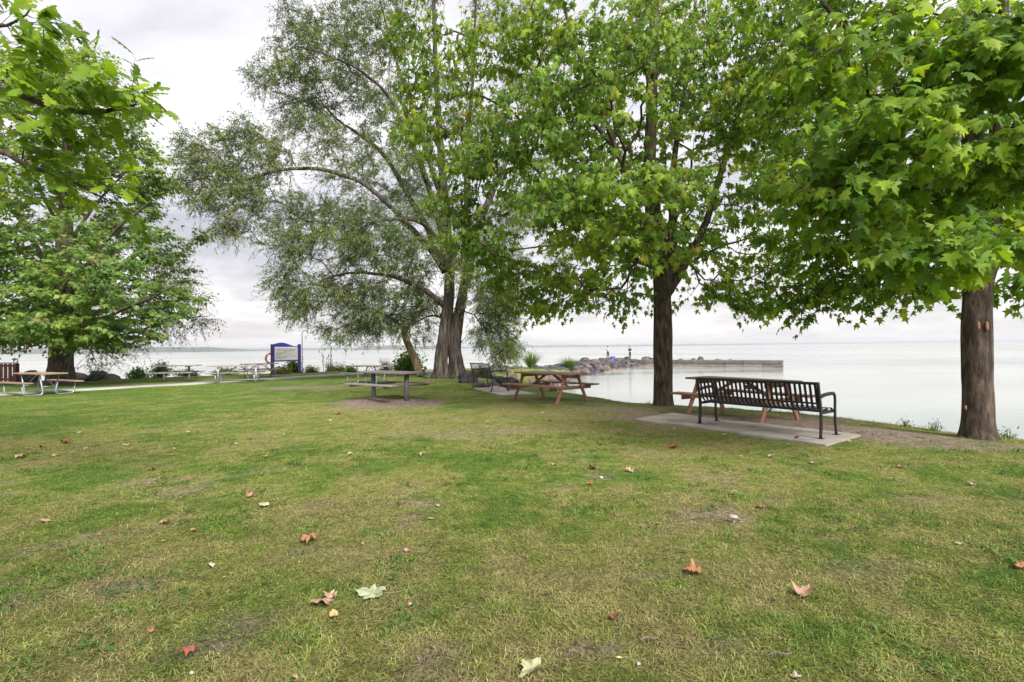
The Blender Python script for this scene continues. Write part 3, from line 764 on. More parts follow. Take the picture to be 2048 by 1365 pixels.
    if singles:
        # the largest-looking leaves as pieces of their own, sharing a few meshes
        mc = col[big]; order = np.argsort(mc[:, 1]); grp = np.array_split(order, 8)
        Sx, Ux, Wx = leaf_frames(U[big], Nn[big]); Pb = Pl[big] - off; sb = size[big]
        for gi, gsel in enumerate(grp):
            lf = ([leaf] + (lp.get('hi_v') or [leaf] * 3))[gi % 4]
            me = np_mesh('leaf', lf[0], lf[1], lp['mat'], np.tile(mc[gsel].mean(0), (len(lf[0]), 1)))
            for q in gsel:
                lo = bpy.data.objects.new('leaf', me); COL.objects.link(lo); lo.parent = crown
                mw = Matrix(((Sx[q][0], Ux[q][0], Wx[q][0], 0), (Sx[q][1], Ux[q][1], Wx[q][1], 0), (Sx[q][2], Ux[q][2], Wx[q][2], 0), (0, 0, 0, 1)))
                lo.matrix_local = Matrix.Translation(Pb[q]) @ mw @ Matrix.Scale(sb[q], 4)
    print(name, 'attr', len(A), 'nodes', len(pos), 'shoots', n, 'leaves', len(Pl))
    return root, trunk

# ---- maple beside the bank (right)
def PT(l): return [at(*p) for p in l]
bR = gp(1957, 868); bR.z = float(land_z(bR.x, bR.y)) - 0.06; YR = bR.y
maple_cols = [(0.110, 0.200, 0.018), (0.150, 0.245, 0.022), (0.215, 0.295, 0.03), (0.07, 0.14, 0.018)]
lpR = dict(h0=0.2, mat=M['leaf'], rmax=0.022, lo=MAPLE_LO, hi_v=HI_V, lo_v=LO_V, fine_px=20, shoots=2.0, fwd=0.5, spread=0.42, out=0.55, up=0.05, flat=0.6, len=0.42, droop=0.16, per=7, size=0.136, petiole=0.45,
           l_fwd=0.55, l_side=0.55, l_rand=0.3, l_droop=0.8, n_rand=0.4, n_out=0.6, cols=maple_cols, pc=[0.36, 0.32, 0.18, 0.14], zc=3.5, near=4.4)
limR = [([bR, at(1955, 760, YR), at(1953, 650, YR), at(1955, 560, YR), at(1948, 430, YR + .1), at(1946, 250, YR + .1), at(1948, 60, YR), at(1950, -150, YR), at(1940, -420, YR)], 0.212, 0.05, 0.42),
        ([at(1962, 580, YR), at(1990, 500, YR - .1), at(1996, 330, YR - .2), at(2008, 130, YR - .3), at(2030, -150, YR - .4)], 0.135, 0.05, 0.2),
        ([at(1950, 500, YR), at(1880, 420, YR - .6), at(1790, 340, YR - 1.4), at(1690, 300, YR - 2.2)], 0.07, 0.02, 0.25),
        ([at(1950, 470, YR), at(1860, 470, YR + 1), at(1740, 450, YR + 2), at(1620, 460, YR + 2.6)], 0.07, 0.02, 0.25),
        ([at(1948, 380, YR), at(1850, 230, YR - .2), at(1720, 90, YR - .3), at(1620, -30, YR - .3)], 0.08, 0.02, 0.2),
        ([at(1990, 480, YR), at(2080, 380, YR - .6), at(2190, 300, YR - 1.3)], 0.07, 0.02, 0.25),
        ([at(1992, 420, YR), at(2000, 330, YR - 1.4), at(1985, 290, YR - 2.6)], 0.06, 0.02, 0.25),
        ([at(2000, 300, YR), at(2100, 150, YR + .6), at(2250, 30, YR + 1.4)], 0.07, 0.02, 0.25)]
clR = [((bR.x + 0.2, bR.y + 0.3, 6.6), (3.9, 3.6, 3.0), 300), ((bR.x + 0.3, bR.y + .4, 4.4), (3.6, 3.3, 1.5), 150),
       px_clump(1600, 600, 10.2, 60, 35, 0.8, 26), px_clump(1700, 565, 10.0, 80, 45, 0.9, 40), px_clump(1800, 555, 9.8, 80, 45, 0.9, 40), px_clump(1880, 560, 9.4, 50, 35, 0.6, 18),
       px_clump(1650, 480, 10.2, 110, 60, 1.0, 55), px_clump(1780, 440, 9.6, 110, 60, 1.0, 50), px_clump(1620, 350, 9.6, 90, 60, 0.9, 35),
       px_clump(2020, 575, 9.2, 45, 30, 0.5, 12), px_clump(1850, 495, 5.6, 110, 30, 0.5, 26), px_clump(1960, 490, 5.9, 70, 30, 0.4, 16), px_clump(1690, 385, 5.6, 100, 35, 0.5, 30),
       px_clump(1780, 290, 5.4, 150, 60, 0.6, 45), px_clump(1900, 380, 6.0, 100, 45, 0.5, 24), px_clump(2010, 330, 5.8, 80, 60, 0.5, 24), px_clump(1740, 120, 6.0, 170, 80, 0.7, 45), px_clump(1900, 150, 5.6, 130, 80, 0.6, 40),
       px_clump(2040, 130, 5.4, 120, 90, 0.6, 36), px_clump(2030, 470, 6.2, 60, 35, 0.4, 12), px_clump(1640, 180, 9.5, 110, 90, 1.2, 45), px_clump(1720, 30, 9, 130, 60, 1.2, 36)]
make_tree('maple_tree', 'large maple with a thick dark trunk standing at the water edge at far right', bR, limR, clR, MAPLE_HI, lpR, M['bark_maple'], 21, 300,
          grow_kw=dict(bf=0.28, seg=0.4, lift=0.06, rtip=0.0055), flare=0.32, bamp=0.07, bfreq=13)

# ---- maple in the middle
bC = gp(1326, 806); bC.z = float(land_z(bC.x, bC.y)) - 0.06; YC = bC.y
lpC = dict(lpR); lpC.update(hi_v=LO_V, size=0.138, shoots=2.25, len=0.5, per=7, l_droop=1.4, n_out=0.8, cols=[(0.125, 0.21, 0.026), (0.165, 0.255, 0.032), (0.22, 0.295, 0.04), (0.085, 0.155, 0.026), (0.30, 0.30, 0.05)], pc=[0.42, 0.28, 0.14, 0.13, 0.03], zc=4.5, near=4)
limC = [([bC, at(1326, 700, YC), at(1325, 600, YC), at(1318, 510, YC), at(1300, 380, YC), at(1303, 220, YC), at(1308, 60, YC), at(1310, -120, YC), at(1300, -330, YC)], 0.235, 0.05, 0.42),
        ([at(1328, 590, YC), at(1345, 480, YC + .2), at(1348, 360, YC + .4), at(1365, 240, YC + .6), at(1390, 60, YC + .8), at(1400, -150, YC + 1)], 0.14, 0.03, 0.3),
        ([at(1332, 590, YC), at(1385, 500, YC - .1), at(1430, 380, YC - .2), at(1475, 230, YC - .3), at(1500, 60, YC - .4), at(1510, -120, YC - .5)], 0.12, 0.03, 0.25),
        ([at(1322, 560, YC), at(1280, 450, YC - .3), at(1240, 330, YC - .6), at(1190, 200, YC - .9), at(1140, 60, YC - 1.1), at(1100, -100, YC - 1.3)], 0.10, 0.025, 0.25),
        ([at(1318, 530, YC), at(1220, 430, YC - .6), at(1110, 370, YC - 1.2), at(1060, 320, YC - 1.6), at(960, 290, YC - 2)], 0.085, 0.02, 0.25),
        ([at(1322, 545, YC), at(1240, 505, YC), at(1130, 490, YC + .2), at(1030, 500, YC + .2)], 0.06, 0.018, 0.2),
        ([at(1310, 420, YC), at(1200, 250, YC - .2), at(1060, 130, YC - .4), at(920, 60, YC - .6)], 0.08, 0.02, 0.25),
        ([at(1330, 560, YC), at(1420, 500, YC + .6), at(1520, 470, YC + 1.2)], 0.06, 0.018, 0.25),
        ([at(1326, 560, YC), at(1330, 480, YC - 1.4), at(1310, 430, YC - 2.8)], 0.06, 0.018, 0.25),
        ([at(1326, 540, YC), at(1350, 450, YC + 1.6), at(1360, 420, YC + 3.0)], 0.06, 0.018, 0.25)]
clC = [((bC.x - 0.5, bC.y - 0.1, 7.6), (4.9, 4.4, 3.9), 430), ((bC.x - 0.6, bC.y, 4.6), (4.6, 4.0, 1.6), 180),
       px_clump(1090, 600, 12.2, 45, 40, 0.7, 26), px_clump(1140, 560, 12.3, 70, 45, 0.9, 40), px_clump(1030, 540, 11.8, 60, 40, 0.8, 30), px_clump(960, 470, 11.2, 60, 40, 0.8, 26),
       px_clump(930, 400, 11, 60, 35, 0.7, 24), px_clump(880, 270, 11.2, 70, 50, 0.8, 36), px_clump(850, 170, 11.6, 60, 50, 0.7, 26), px_clump(840, 60, 11.8, 60, 60, 0.7, 26), px_clump(930, 150, 11.2, 90, 80, 0.8, 36),
       px_clump(1000, 320, 10.5, 100, 60, 0.8, 50), px_clump(1220, 590, 12.6, 70, 30, 0.8, 30), px_clump(1250, 470, 10.2, 110, 50, 0.7, 50), px_clump(1150, 400, 9.8, 120, 60, 0.8, 60),
       px_clump(1300, 380, 9.3, 110, 45, 0.6, 36), px_clump(1420, 570, 13.2, 60, 35, 0.8, 24), px_clump(1490, 590, 13.4, 60, 40, 0.8, 30), px_clump(1540, 520, 13.2, 80, 60, 0.9, 40), px_clump(1380, 500, 11, 70, 40, 0.6, 20),
       px_clump(1560, 330, 12.8, 90, 80, 0.9, 36), px_clump(1120, 230, 9.8, 140, 90, 0.9, 70), px_clump(1250, 120, 9.8, 140, 90, 0.9, 50), px_clump(1060, 80, 10.2, 140, 80, 0.9, 60), px_clump(1540, 130, 12, 110, 100, 0.9, 45), px_clump(1420, 250, 11.0, 90, 70, 0.8, 30), px_clump(1400, 110, 12.5, 130, 110, 1.3, 75), px_clump(1320, 30, 13.5, 130, 80, 1.3, 45), px_clump(1500, 210, 13.5, 90, 90, 1.4, 50), px_clump(1230, 260, 13.5, 120, 100, 1.4, 40), px_clump(1540, 20, 12, 110, 60, 1.2, 36)]
make_tree('maple_tree', 'maple with a straight grey-brown trunk between the red picnic tables', bC, limC, clC, MAPLE_LO, lpC, M['bark_maple'], 34, 300,
          grow_kw=dict(bf=0.28, seg=0.45, lift=0.07, rtip=0.006), flare=0.24, bamp=0.08, bfreq=14)

# ---- maple by the far left tables
bL = gp(122, 768); bL.z = -0.06; YL = bL.y
lpL = dict(lpR); lpL.update(hi_v=None, lo_v=None, h0=0.5, one=1, size=0.185, shoots=4.2, len=0.7, per=9, lo=MAPLE_FAR, spread=0.34, out=0.8, up=0.10, flat=0.45, droop=0.06, l_droop=0.45, n_rand=0.35, n_out=0.4, rmax=0.03,
           cols=[(0.125, 0.205, 0.05), (0.165, 0.25, 0.06), (0.215, 0.29, 0.075), (0.085, 0.15, 0.038), (0.24, 0.16, 0.09)], pc=[0.42, 0.28, 0.15, 0.135, 0.015], zc=6)
limL = [([bL, at(122, 700, YL), at(124, 640, YL), at(128, 520, YL), at(132, 380, YL), at(135, 260, YL), at(140, 150, YL)], 0.50, 0.04, 0.22),
        ([at(126, 660, YL), at(100, 560, YL - 1), at(60, 470, YL - 2), at(0, 400, YL - 3)], 0.18, 0.03, 0.2),
        ([at(126, 640, YL), at(170, 540, YL - .6), at(230, 460, YL - 1), at(300, 400, YL - 1.4)], 0.16, 0.03, 0.2),
        ([at(126, 690, YL), at(200, 640, YL - .6), at(290, 600, YL - 1.2), at(350, 570, YL - 1.6)], 0.13, 0.03, 0.2),
        ([at(124, 680, YL), at(50, 640, YL - .8), at(-60, 600, YL - 1.4)], 0.13, 0.03, 0.2),
        ([at(128, 640, YL), at(130, 590, YL - 2.4), at(140, 560, YL - 4.6)], 0.13, 0.03, 0.2),
        ([at(130, 500, YL), at(200, 400, YL), at(270, 330, YL)], 0.10, 0.02, 0.2),
        ([at(130, 480, YL), at(60, 330, YL), at(10, 240, YL)], 0.10, 0.02, 0.2)]
clL = [((bL.x - 0.4, bL.y, 8.5), (4.7, 4.8, 5.6), 330), ((bL.x - 0.4, bL.y, 5.0), (5.8, 5.2, 3.0), 280), ((bL.x, bL.y, 12.8), (3.2, 3.0, 3.6), 190), px_clump(150, 130, 26, 50, 40, 1, 30), px_clump(215, 210, 26, 55, 45, 1.2, 36), px_clump(60, 160, 26, 70, 60, 1.4, 40), px_clump(285, 345, 25, 60, 40, 1.2, 34),
       px_clump(320, 610, 24, 70, 40, 1.4, 50), px_clump(310, 500, 24.5, 50, 40, 1.2, 36), px_clump(385, 472, 24.5, 18, 10, .4, 6), px_clump(275, 400, 25, 45, 45, 1.2, 30), px_clump(315, 365, 25, 20, 12, .5, 6),
       px_clump(50, 672, 23, 90, 16, 1.4, 36), px_clump(190, 678, 23, 80, 14, 1.2, 30), px_clump(120, 650, 21, 110, 30, 1.0, 40), px_clump(60, 640, 22, 120, 40, 1.6, 70), px_clump(220, 660, 23, 90, 25, 1.2, 40), px_clump(160, 560, 20.8, 120, 60, 0.8, 70), px_clump(20, 520, 21.5, 90, 70, 1, 50), px_clump(-60, 420, 24, 90, 100, 1.5, 60), px_clump(250, 300, 25.5, 50, 40, 1, 24)]
make_tree('maple_tree', 'dense maple with layered foliage and a stout trunk behind the leftmost picnic table', bL, limL, clL, MAPLE_FAR, lpL, M['bark_maple'], 55, 0,
          grow_kw=dict(bf=0.22, seg=0.6, lift=-0.04, rtip=0.006), flare=0.28, bamp=0.06, bfreq=16)

# ---- big willow
bW = gp(897, 757); bW.z = -0.08; YW = bW.y
lpW = dict(one=1, mat=M['willow'], rmax=0.022, shoots=6.2, fwd=0.55, spread=0.55, out=0.25, up=0.0, len=0.6, droop=0.28, per=16, size=0.138, petiole=0.1,
           l_fwd=0.6, l_side=0.45, l_rand=0.6, l_droop=0.25, n_rand=0.8, n_out=0.1, cols=[(0.115, 0.164, 0.048), (0.15, 0.202, 0.06), (0.085, 0.12, 0.045), (0.205, 0.235, 0.10)], pc=[0.42, 0.3, 0.18, 0.10], zc=7)
W = lambda l, dy=0: [at(x, y, YW + d) for x, y, d in l]
limW = [(W([(881, 757, 0), (884, 700, 0), (893, 640, 0), (899, 570, 0), (895, 480, 0), (888, 390, .1), (880, 280, .2), (872, 150, .3), (868, 20, .4), (862, -140, .5)]), 0.30, 0.05, 0.35),
        (W([(916, 759, .1), (911, 705, .1), (918, 640, .1), (934, 560, .2), (955, 470, .2), (985, 390, .3), (1020, 310, .4), (1060, 220, .5), (1090, 100, .6)]), 0.36, 0.05, 0.35),
        (W([(935, 560, .1), (936, 470, .3), (935, 380, .5), (940, 260, .8), (950, 120, 1), (955, -80, 1.2)]), 0.20, 0.04, 0.3),
        (W([(890, 612, 0), (850, 582, -.4), (790, 556, -.8), (735, 550, -1.2), (690, 552, -1.6), (640, 566, -2)]), 0.15, 0.03, 0.3),
        (W([(892, 545, 0), (860, 500, -.3), (820, 455, -.7), (770, 405, -1.1), (710, 360, -1.5), (640, 338, -1.9), (570, 335, -2.2), (500, 352, -2.5), (430, 372, -2.8)]), 0.20, 0.03, 0.25),
        (W([(892, 530, 0), (855, 455, .2), (815, 385, .4), (770, 310, .6), (715, 265, .8), (670, 235, 1), (630, 190, 1.2)]), 0.19, 0.03, 0.25),
        (W([(890, 490, 0), (868, 400, -.4), (835, 300, -.8), (790, 205, -1.2), (735, 150, -1.6), (670, 118, -2), (600, 95, -2.2)]), 0.17, 0.03, 0.25),
        (W([(885, 400, .1), (850, 300, .6), (815, 190, 1.0), (780, 90, 1.4), (750, -40, 1.8)]), 0.14, 0.03, 0.25),
        (W([(893, 505, 0), (850, 450, -1), (800, 440, -2), (740, 450, -2.8), (680, 480, -3.4)]), 0.12, 0.03, 0.25),
        (W([(940, 560, .2), (975, 545, -.4), (1010, 552, -1), (1040, 570, -1.4)]), 0.09, 0.02, 0.25),
        (W([(940, 470, .2), (990, 430, .5), (1060, 400, 1), (1130, 400, 1.5)]), 0.13, 0.03, 0.25),
        (W([(895, 640, 0), (860, 635, .4), (815, 660, .8)]), 0.07, 0.02, 0.25)]
def wc(px, py, dy, rx, ry, rd, n): return px_clump(px, py, YW + dy, rx, ry, rd, n)
clW = [wc(425, 310, -2.6, 66, 55, 1.2, 70), wc(485, 395, -2.5, 70, 62, 1.2, 80), wc(395, 380, -2.8, 30, 40, .7, 22), wc(540, 310, -2.2, 45, 45, 1, 34), wc(465, 460, -2.5, 34, 28, .7, 20), wc(500, 270, -2.3, 40, 30, .9, 22),
       wc(530, 150, 0, 45, 35, 1, 20), wc(600, 150, -.5, 70, 65, 1.6, 50), wc(620, 60, -1, 60, 60, 1.6, 42), wc(700, 60, -.5, 70, 70, 1.8, 50), wc(600, 230, .5, 60, 45, 1.2, 32), wc(690, 170, 0, 70, 50, 1.5, 36),
       wc(780, 70, .5, 70, 80, 1.8, 46), wc(760, 200, .5, 60, 60, 1.4, 26), wc(680, -90, 0, 130, 70, 2.4, 70), wc(850, -80, .5, 140, 90, 2.4, 70), wc(1000, -60, .5, 120, 100, 2.4, 50),
       wc(620, 420, -1.6, 70, 35, 1.2, 30), wc(590, 480, -2, 60, 50, 1.3, 44), wc(680, 470, -1.6, 80, 60, 1.6, 60), wc(580, 560, -2, 45, 60, 1, 40), wc(600, 620, -1.8, 35, 25, .8, 16), wc(640, 580, -1.8, 60, 50, 1.3, 36),
       wc(760, 500, -1.4, 80, 50, 1.6, 50), wc(740, 590, -1.2, 70, 50, 1.4, 44), wc(690, 650, -1, 45, 30, 1, 22), wc(770, 650, .6, 70, 35, 1.2, 34), wc(830, 610, .5, 55, 40, 1.2, 30), wc(820, 540, 1.2, 60, 50, 1.4, 30),
       wc(850, 430, -.8, 60, 60, 1.5, 34), wc(860, 330, -1, 60, 60, 1.5, 24), wc(810, 370, 1, 60, 60, 1.5, 16), wc(900, 210, -.8, 70, 70, 1.8, 26), wc(920, 540, -1, 40, 50, 1, 22), wc(905, 450, -1, 50, 50, .9, 24),
       wc(1000, 580, -.4, 40, 50, 1, 34), wc(985, 650, 0, 40, 50, .9, 40), wc(1010, 690, 0, 28, 30, .6, 22), wc(980, 490, 0, 50, 50, 1.2, 26), wc(1040, 440, 1, 70, 60, 1.5, 26), wc(1060, 320, .8, 70, 80, 1.5, 26), wc(1080, 180, .8, 80, 90, 1.6, 26),
       wc(980, 300, .6, 60, 80, 1.5, 22), wc(730, 380, 3, 130, 110, 1.2, 16), wc(1120, 520, 1.5, 50, 60, 1, 20)]
rsw = np.random.RandomState(4)
for pts_, r0_, r1_, sk_ in limW[3:11]:
    Q_ = cat_rom([tuple(p_) for p_ in pts_], 12)[3:]
    for q_ in Q_: clW.append((tuple(q_ + rsw.randn(3) * 0.35 + np.array([0, 0, -0.15])), (0.9, 0.9, 0.75), 5))
clW += [wc(650, 270, -1, 60, 40, 1.4, 20), wc(730, 320, -1, 60, 40, 1.4, 18), wc(800, 270, 0, 50, 50, 1.4, 18), wc(700, 420, -2, 60, 30, 1.2, 18), wc(560, 400, -2.2, 50, 40, 1, 18), wc(850, 500, -1.6, 50, 50, 1, 20), wc(960, 600, -.8, 40, 50, .8, 20), wc(1010, 620, -.6, 36, 50, .8, 26), wc(1000, 700, -.3, 30, 24, .6, 22), wc(965, 670, -.6, 22, 40, .5, 14)]
make_tree('willow_tree', 'huge old willow with split furrowed trunk and wide drooping crown', bW, limW, clW, BLADE, lpW, M['bark_willow'], 77, 0,
          grow_kw=dict(bf=0.34, seg=0.5, lift=0.05, rtip=0.0055, jit=0.08), twig_r=0.004, flare=0.55, bamp=0.16, bfreq=22, sides=56)

# ---- small leaning tree on the shore
bS = gp(838, 752); bS.z = -0.06; YS = bS.y
lpS = dict(lpW); lpS.update(shoots=5, len=0.6, per=14, size=0.15, zc=3)
sS = lambda l: [at(x, y, YS + d) for x, y, d in l]
limS = [(sS([(838, 752, 0), (832, 725, 0), (820, 698, 0), (810, 672, 0), (808, 652, 0)]), 0.19, 0.17, 0.6),
        (sS([(809, 665, 0), (822, 645, .3), (850, 618, .6), (880, 598, .8)]), 0.12, 0.03, 0.3),
        (sS([(808, 660, 0), (790, 640, -.3), (760, 625, -.5), (725, 622, -.7)]), 0.09, 0.03, 0.3)]
def sc_(px, py, dy, rx, ry, rd, n): return px_clump(px, py, YS + dy, rx, ry, rd, n)
clS = [sc_(760, 640, 0, 55, 30, 1.2, 30), sc_(820, 640, 0, 45, 26, 1, 26), sc_(850, 600, .4, 50, 40, 1.2, 30), sc_(700, 625, -.4, 30, 25, .8, 12), sc_(845, 672, .4, 26, 18, .6, 10)]
make_tree('leaning_tree', 'small leaning tree with pale brown trunk beside the round green bush', bS, limS, clS, BLADE, lpS, M['bark_pale'], 91, 0,
          grow_kw=dict(bf=0.3, seg=0.5, lift=0.03, rtip=0.005), twig_r=0.004, flare=0.12, bamp=0.05, bfreq=8, sides=14)

# ---- pale airy tree behind the left maple
bP = gp(136, 757); bP.z = -0.1; YP = bP.y
lpP = dict(lpW); lpP.update(shoots=4.5, len=0.8, per=12, size=0.15, zc=4, cols=[(0.14, 0.15, 0.09), (0.18, 0.17, 0.105), (0.10, 0.115, 0.06), (0.22, 0.18, 0.11)], pc=[0.4, 0.3, 0.2, 0.1])
sP = lambda l: [at(x, y, YP + d) for x, y, d in l]
limP = [(sP([(136, 757, 0), (142, 700, 0), (175, 620, 0), (220, 560, .2), (270, 510, .3)]), 0.2, 0.04, 0.35),
        (sP([(150, 680, 0), (240, 640, .2), (330, 610, .3), (380, 590, .4)]), 0.10, 0.02, 0.3),
        (sP([(146, 692, 0), (260, 665, -.2), (350, 640, -.3), (420, 635, -.4)]), 0.09, 0.02, 0.3),
        (sP([(140, 705, 0), (165, 690, -.6), (180, 705, -1), (190, 726, -1.2)]), 0.05, 0.015, 0.3)]
def pc_(px, py, dy, rx, ry, rd, n): return px_clump(px, py, YP + dy, rx, ry, rd, n)
clP = [pc_(335, 550, .3, 45, 40, 1.2, 30), pc_(380, 590, .3, 30, 30, .8, 18), pc_(400, 640, -.3, 35, 14, .6, 16), pc_(320, 650, -.2, 60, 30, 1.2, 26), pc_(290, 510, .3, 36, 26, 1, 14), pc_(195, 715, -1, 35, 20, .6, 14), pc_(250, 690, -.2, 45, 20, .8, 14)]
make_tree('pale_tree', 'pale airy grey-green tree behind the right side of the left maple', bP, limP, clP, BLADE, lpP, M['bark_maple'], 97, 0,
          grow_kw=dict(bf=0.3, seg=0.5, lift=0.03, rtip=0.005), twig_r=0.003, flare=0.15, sides=12)

# ---- oak overhanging from the left, its trunk outside the picture
bO = Vector((-6.9, 4.6, -0.06))
lpO = dict(lpR); lpO.update(hi_v=None, lo_v=None, mat=M['leaf'], lo=OAK, size=0.15, shoots=1.3, len=0.26, per=6, droop=0.08, l_droop=0.35, l_fwd=0.7, l_side=0.7, l_rand=0.4, n_rand=0.5, petiole=0.1, near=2.8, zc=3.0,
           cols=[(0.115, 0.205, 0.02), (0.15, 0.25, 0.022), (0.21, 0.30, 0.03), (0.07, 0.135, 0.02)], pc=[0.4, 0.3, 0.15, 0.15])
limO = [([bO, bO + Vector((0.05, 0, 1.6)), bO + Vector((0.1, 0.1, 3.2)), bO + Vector((0, 0.1, 5.2)), bO + Vector((0, 0, 7.5))], 0.30, 0.10, 0.4),
        ([bO + Vector((0.1, 0.1, 3.0)), at(-380, 150, 4.6), at(-60, 172, 4.3), at(110, 206, 4.2), at(215, 214, 4.2), at(285, 198, 4.2)], 0.055, 0.006, 0.45),
        ([bO + Vector((0.05, 0, 2.6)), at(-380, 280, 4.9), at(-60, 290, 4.7), at(70, 330, 4.6), at(170, 368, 4.6), at(230, 395, 4.6)], 0.05, 0.006, 0.45),
        ([bO + Vector((0.1, 0.1, 3.6)), at(-300, 40, 4.3), at(-80, 60, 4.0), at(40, 60, 3.9), at(95, 40, 3.9)], 0.026, 0.005, 0.45)]
def oc(px, py, Y, rx, ry, rd, n): return px_clump(px, py, Y, rx, ry, rd, n)
clO = [oc(275, 205, 4.2, 34, 20, .2, 8), oc(200, 195, 4.2, 60, 36, .3, 13), oc(110, 195, 4.2, 75, 42, .35, 17), oc(20, 180, 4.2, 55, 50, .35, 12), oc(60, 300, 4.5, 80, 30, .35, 11), oc(170, 262, 4.4, 60, 26, .3, 8), oc(190, 380, 4.6, 55, 20, .3, 8),
       oc(110, 345, 4.6, 60, 22, .3, 6), oc(15, 60, 3.9, 40, 40, .25, 11), oc(80, 45, 3.9, 24, 20, .15, 5), oc(-150, 200, 4.4, 90, 120, .6, 22), oc(-330, 150, 4.6, 140, 180, .9, 30), oc(0, 380, 4.6, 26, 30, .3, 3),
       ((bO.x, bO.y, 6.8), (2.6, 2.2, 1.8), 60)]
make_tree('oak_tree', 'oak branch with lobed leaves hanging into the picture at upper left', bO, limO, clO, OAK, lpO, M['bark_maple'], 13, 300,
          grow_kw=dict(bf=0.25, seg=0.25, lift=0.03, rtip=0.003), twig_r=0.002, flare=0.3)

# ------------------------------------------------------------------ scars on the right maple's trunk
def blob_mesh(name, r, mat, seed=0, sub=2, rough=0.0):
    bm = bmesh.new(); bmesh.ops.create_icosphere(bm, subdivisions=sub, radius=1.0)
    rs = np.random.RandomState(seed); ph = rs.rand(3) * 6
    for v in bm.verts:
        c = v.co
        k = 1 + rough * (math.sin(c.x * 3 + ph[0]) * math.sin(c.y * 2.6 + ph[1]) + 0.5 * math.sin(c.z * 5 + ph[2] + c.x * 4))
        v.co = Vector((c.x * r[0] * k, c.y * r[1] * k, c.z * r[2] * k))
    return bm_mesh(name, bm, mat, True)
tR = [o for o in bpy.data.objects if o.name.startswith('maple_tree')]
treeR = tR[0]
for px, py, w, h in ((1974, 653, 0.028, 0.075), (1957, 652, 0.024, 0.07), (1931, 816, 0.018, 0.04)):
    p = at(px, py, YR - 0.208 if px > 1940 else YR - 0.17)
    o = link('scar', blob_mesh('scar', (w, 0.018, h), M['scar']), None, treeR); o.location = p - treeR.location

# ------------------------------------------------------------------ picnic tables
def rz_from(dx, dy): return math.atan2(dy, dx)
def a_frame_table(loc, rz, ln, label, group, top, body, seat):
    t = empty('picnic_table', loc, rz, label, 'table', group); h = ln / 2
    for k in range(5):
        y = (k - 2) * 0.149
        beam('top_plank', t, (-h, y, 0.742), (h, y, 0.742), 0.14, 0.04, top)
    for s in (-1, 1):
        for k in range(2):
            y = s * (0.63 + k * 0.146)
            beam('seat_plank', t, (-h, y, 0.442), (h, y, 0.442), 0.138, 0.04, seat)
    for s in (-1, 1):
        x = s * (h - 0.24)
        beam('top_cleat', t, (x - s * 0.043, -0.36, 0.677), (x - s * 0.043, 0.36, 0.677), 0.04, 0.088, body)
        beam('seat_beam', t, (x - s * 0.043, -0.80, 0.373), (x - s * 0.043, 0.80, 0.373), 0.04, 0.092, body)
        for q in (-1, 1):
            beam('leg', t, (x, q * 0.60, -0.05), (x, q * 0.22, 0.72), 0.042, 0.09, body, up=(0, 1, 0.4))
        beam('brace', t, (x - s * 0.066, 0, 0.36), (s * 0.12, 0, 0.715), 0.085, 0.04, body, up=(0.5, 0, 0.8))
    beam('top_cleat', t, (0, -0.35, 0.70), (0, 0.35, 0.70), 0.085, 0.038, body)
    return t
def pipe_table(loc, rz, ln, label, group, top, seat):
    t = empty('picnic_table', loc, rz, label, 'table', group); h = ln / 2
    for k in range(4):
        y = (k - 1.5) * 0.19
        beam('top_plank', t, (-h, y, 0.742), (h, y, 0.742), 0.183, 0.04, top)
    for s in (-1, 1):
        beam('seat_plank', t, (-h, s * 0.70, 0.446), (h, s * 0.70, 0.446), 0.25, 0.04, seat)
    for s in (-1, 1):
        x = s * (h - 0.42)
        for q in (-1, 1):
            o = 0.012 * q
            poly_pipe('leg_pipe', t, [(x + o, q * 0.26, 0.72), (x + o, q * 0.16, 0.022), (x + o, q * 0.70, 0.022), (x + o, q * 0.72, 0.424)], 0.022, M['galv'], 8, 0.12)
            pipe('brace', t, [(s * 0.10, q * 0.05, 0.70), (x, q * 0.17, 0.24)], 0.014, M['galv'], 6)
        beam('top_bracket', t, (x, -0.34, 0.709), (x, 0.34, 0.709), 0.05, 0.024, M['galv'])
        for q in (-1, 1): beam('seat_bracket', t, (x, q * 0.58, 0.417), (x, q * 0.82, 0.417), 0.05, 0.016, M['galv'])
        pipe('tie_bar', t, [(x, -0.21, 0.30), (x, 0.21, 0.30)], 0.014, M['galv'], 6)
    return t
def post_table(loc, rz, ln, sp, label, group, top, seat, far_seat=None, pr=0.055):
    t = empty('picnic_table', loc, rz, label, 'table', group); h = ln / 2
    for k in range(4):
        y = (k - 1.5) * 0.19
        beam('top_plank', t, (-h + 0.02 * (k % 2), y, 0.775), (h - 0.015 * (k % 3), y, 0.775), 0.18, 0.045, top)
    for s in (-1, 1):
        for k in range(2):
            beam('seat_plank', t, (-h, s * (0.60 + k * 0.145), 0.462), (h, s * (0.60 + k * 0.145), 0.462), 0.138, 0.04, (far_seat or seat) if s > 0 else seat)
    for s in (-1, 1):
        x = s * sp / 2
        pipe('post', t, [(x, 0, -0.2), (x, 0, 0.715)], pr, M['post_grey'], 14)
        beam('top_bracket', t, (x, -0.34, 0.733), (x, 0.34, 0.733), 0.07, 0.038, M['post_grey'])
        beam('seat_arm', t, (x, -0.80, 0.415), (x, 0.80, 0.415), 0.06, 0.052, M['post_grey'])
    return t
G_RED = 'reddish wooden picnic tables'; G_PIPE = 'pipe-framed picnic tables'
a_frame_table(Vector((1.02, 14.05, 0)), rz_from(0.66, -0.75), 2.1, 'reddish wooden A-frame picnic table with orange seat left of the middle maple', G_RED, M['wood_redtop'], M['wood_red'], M['wood_red'])
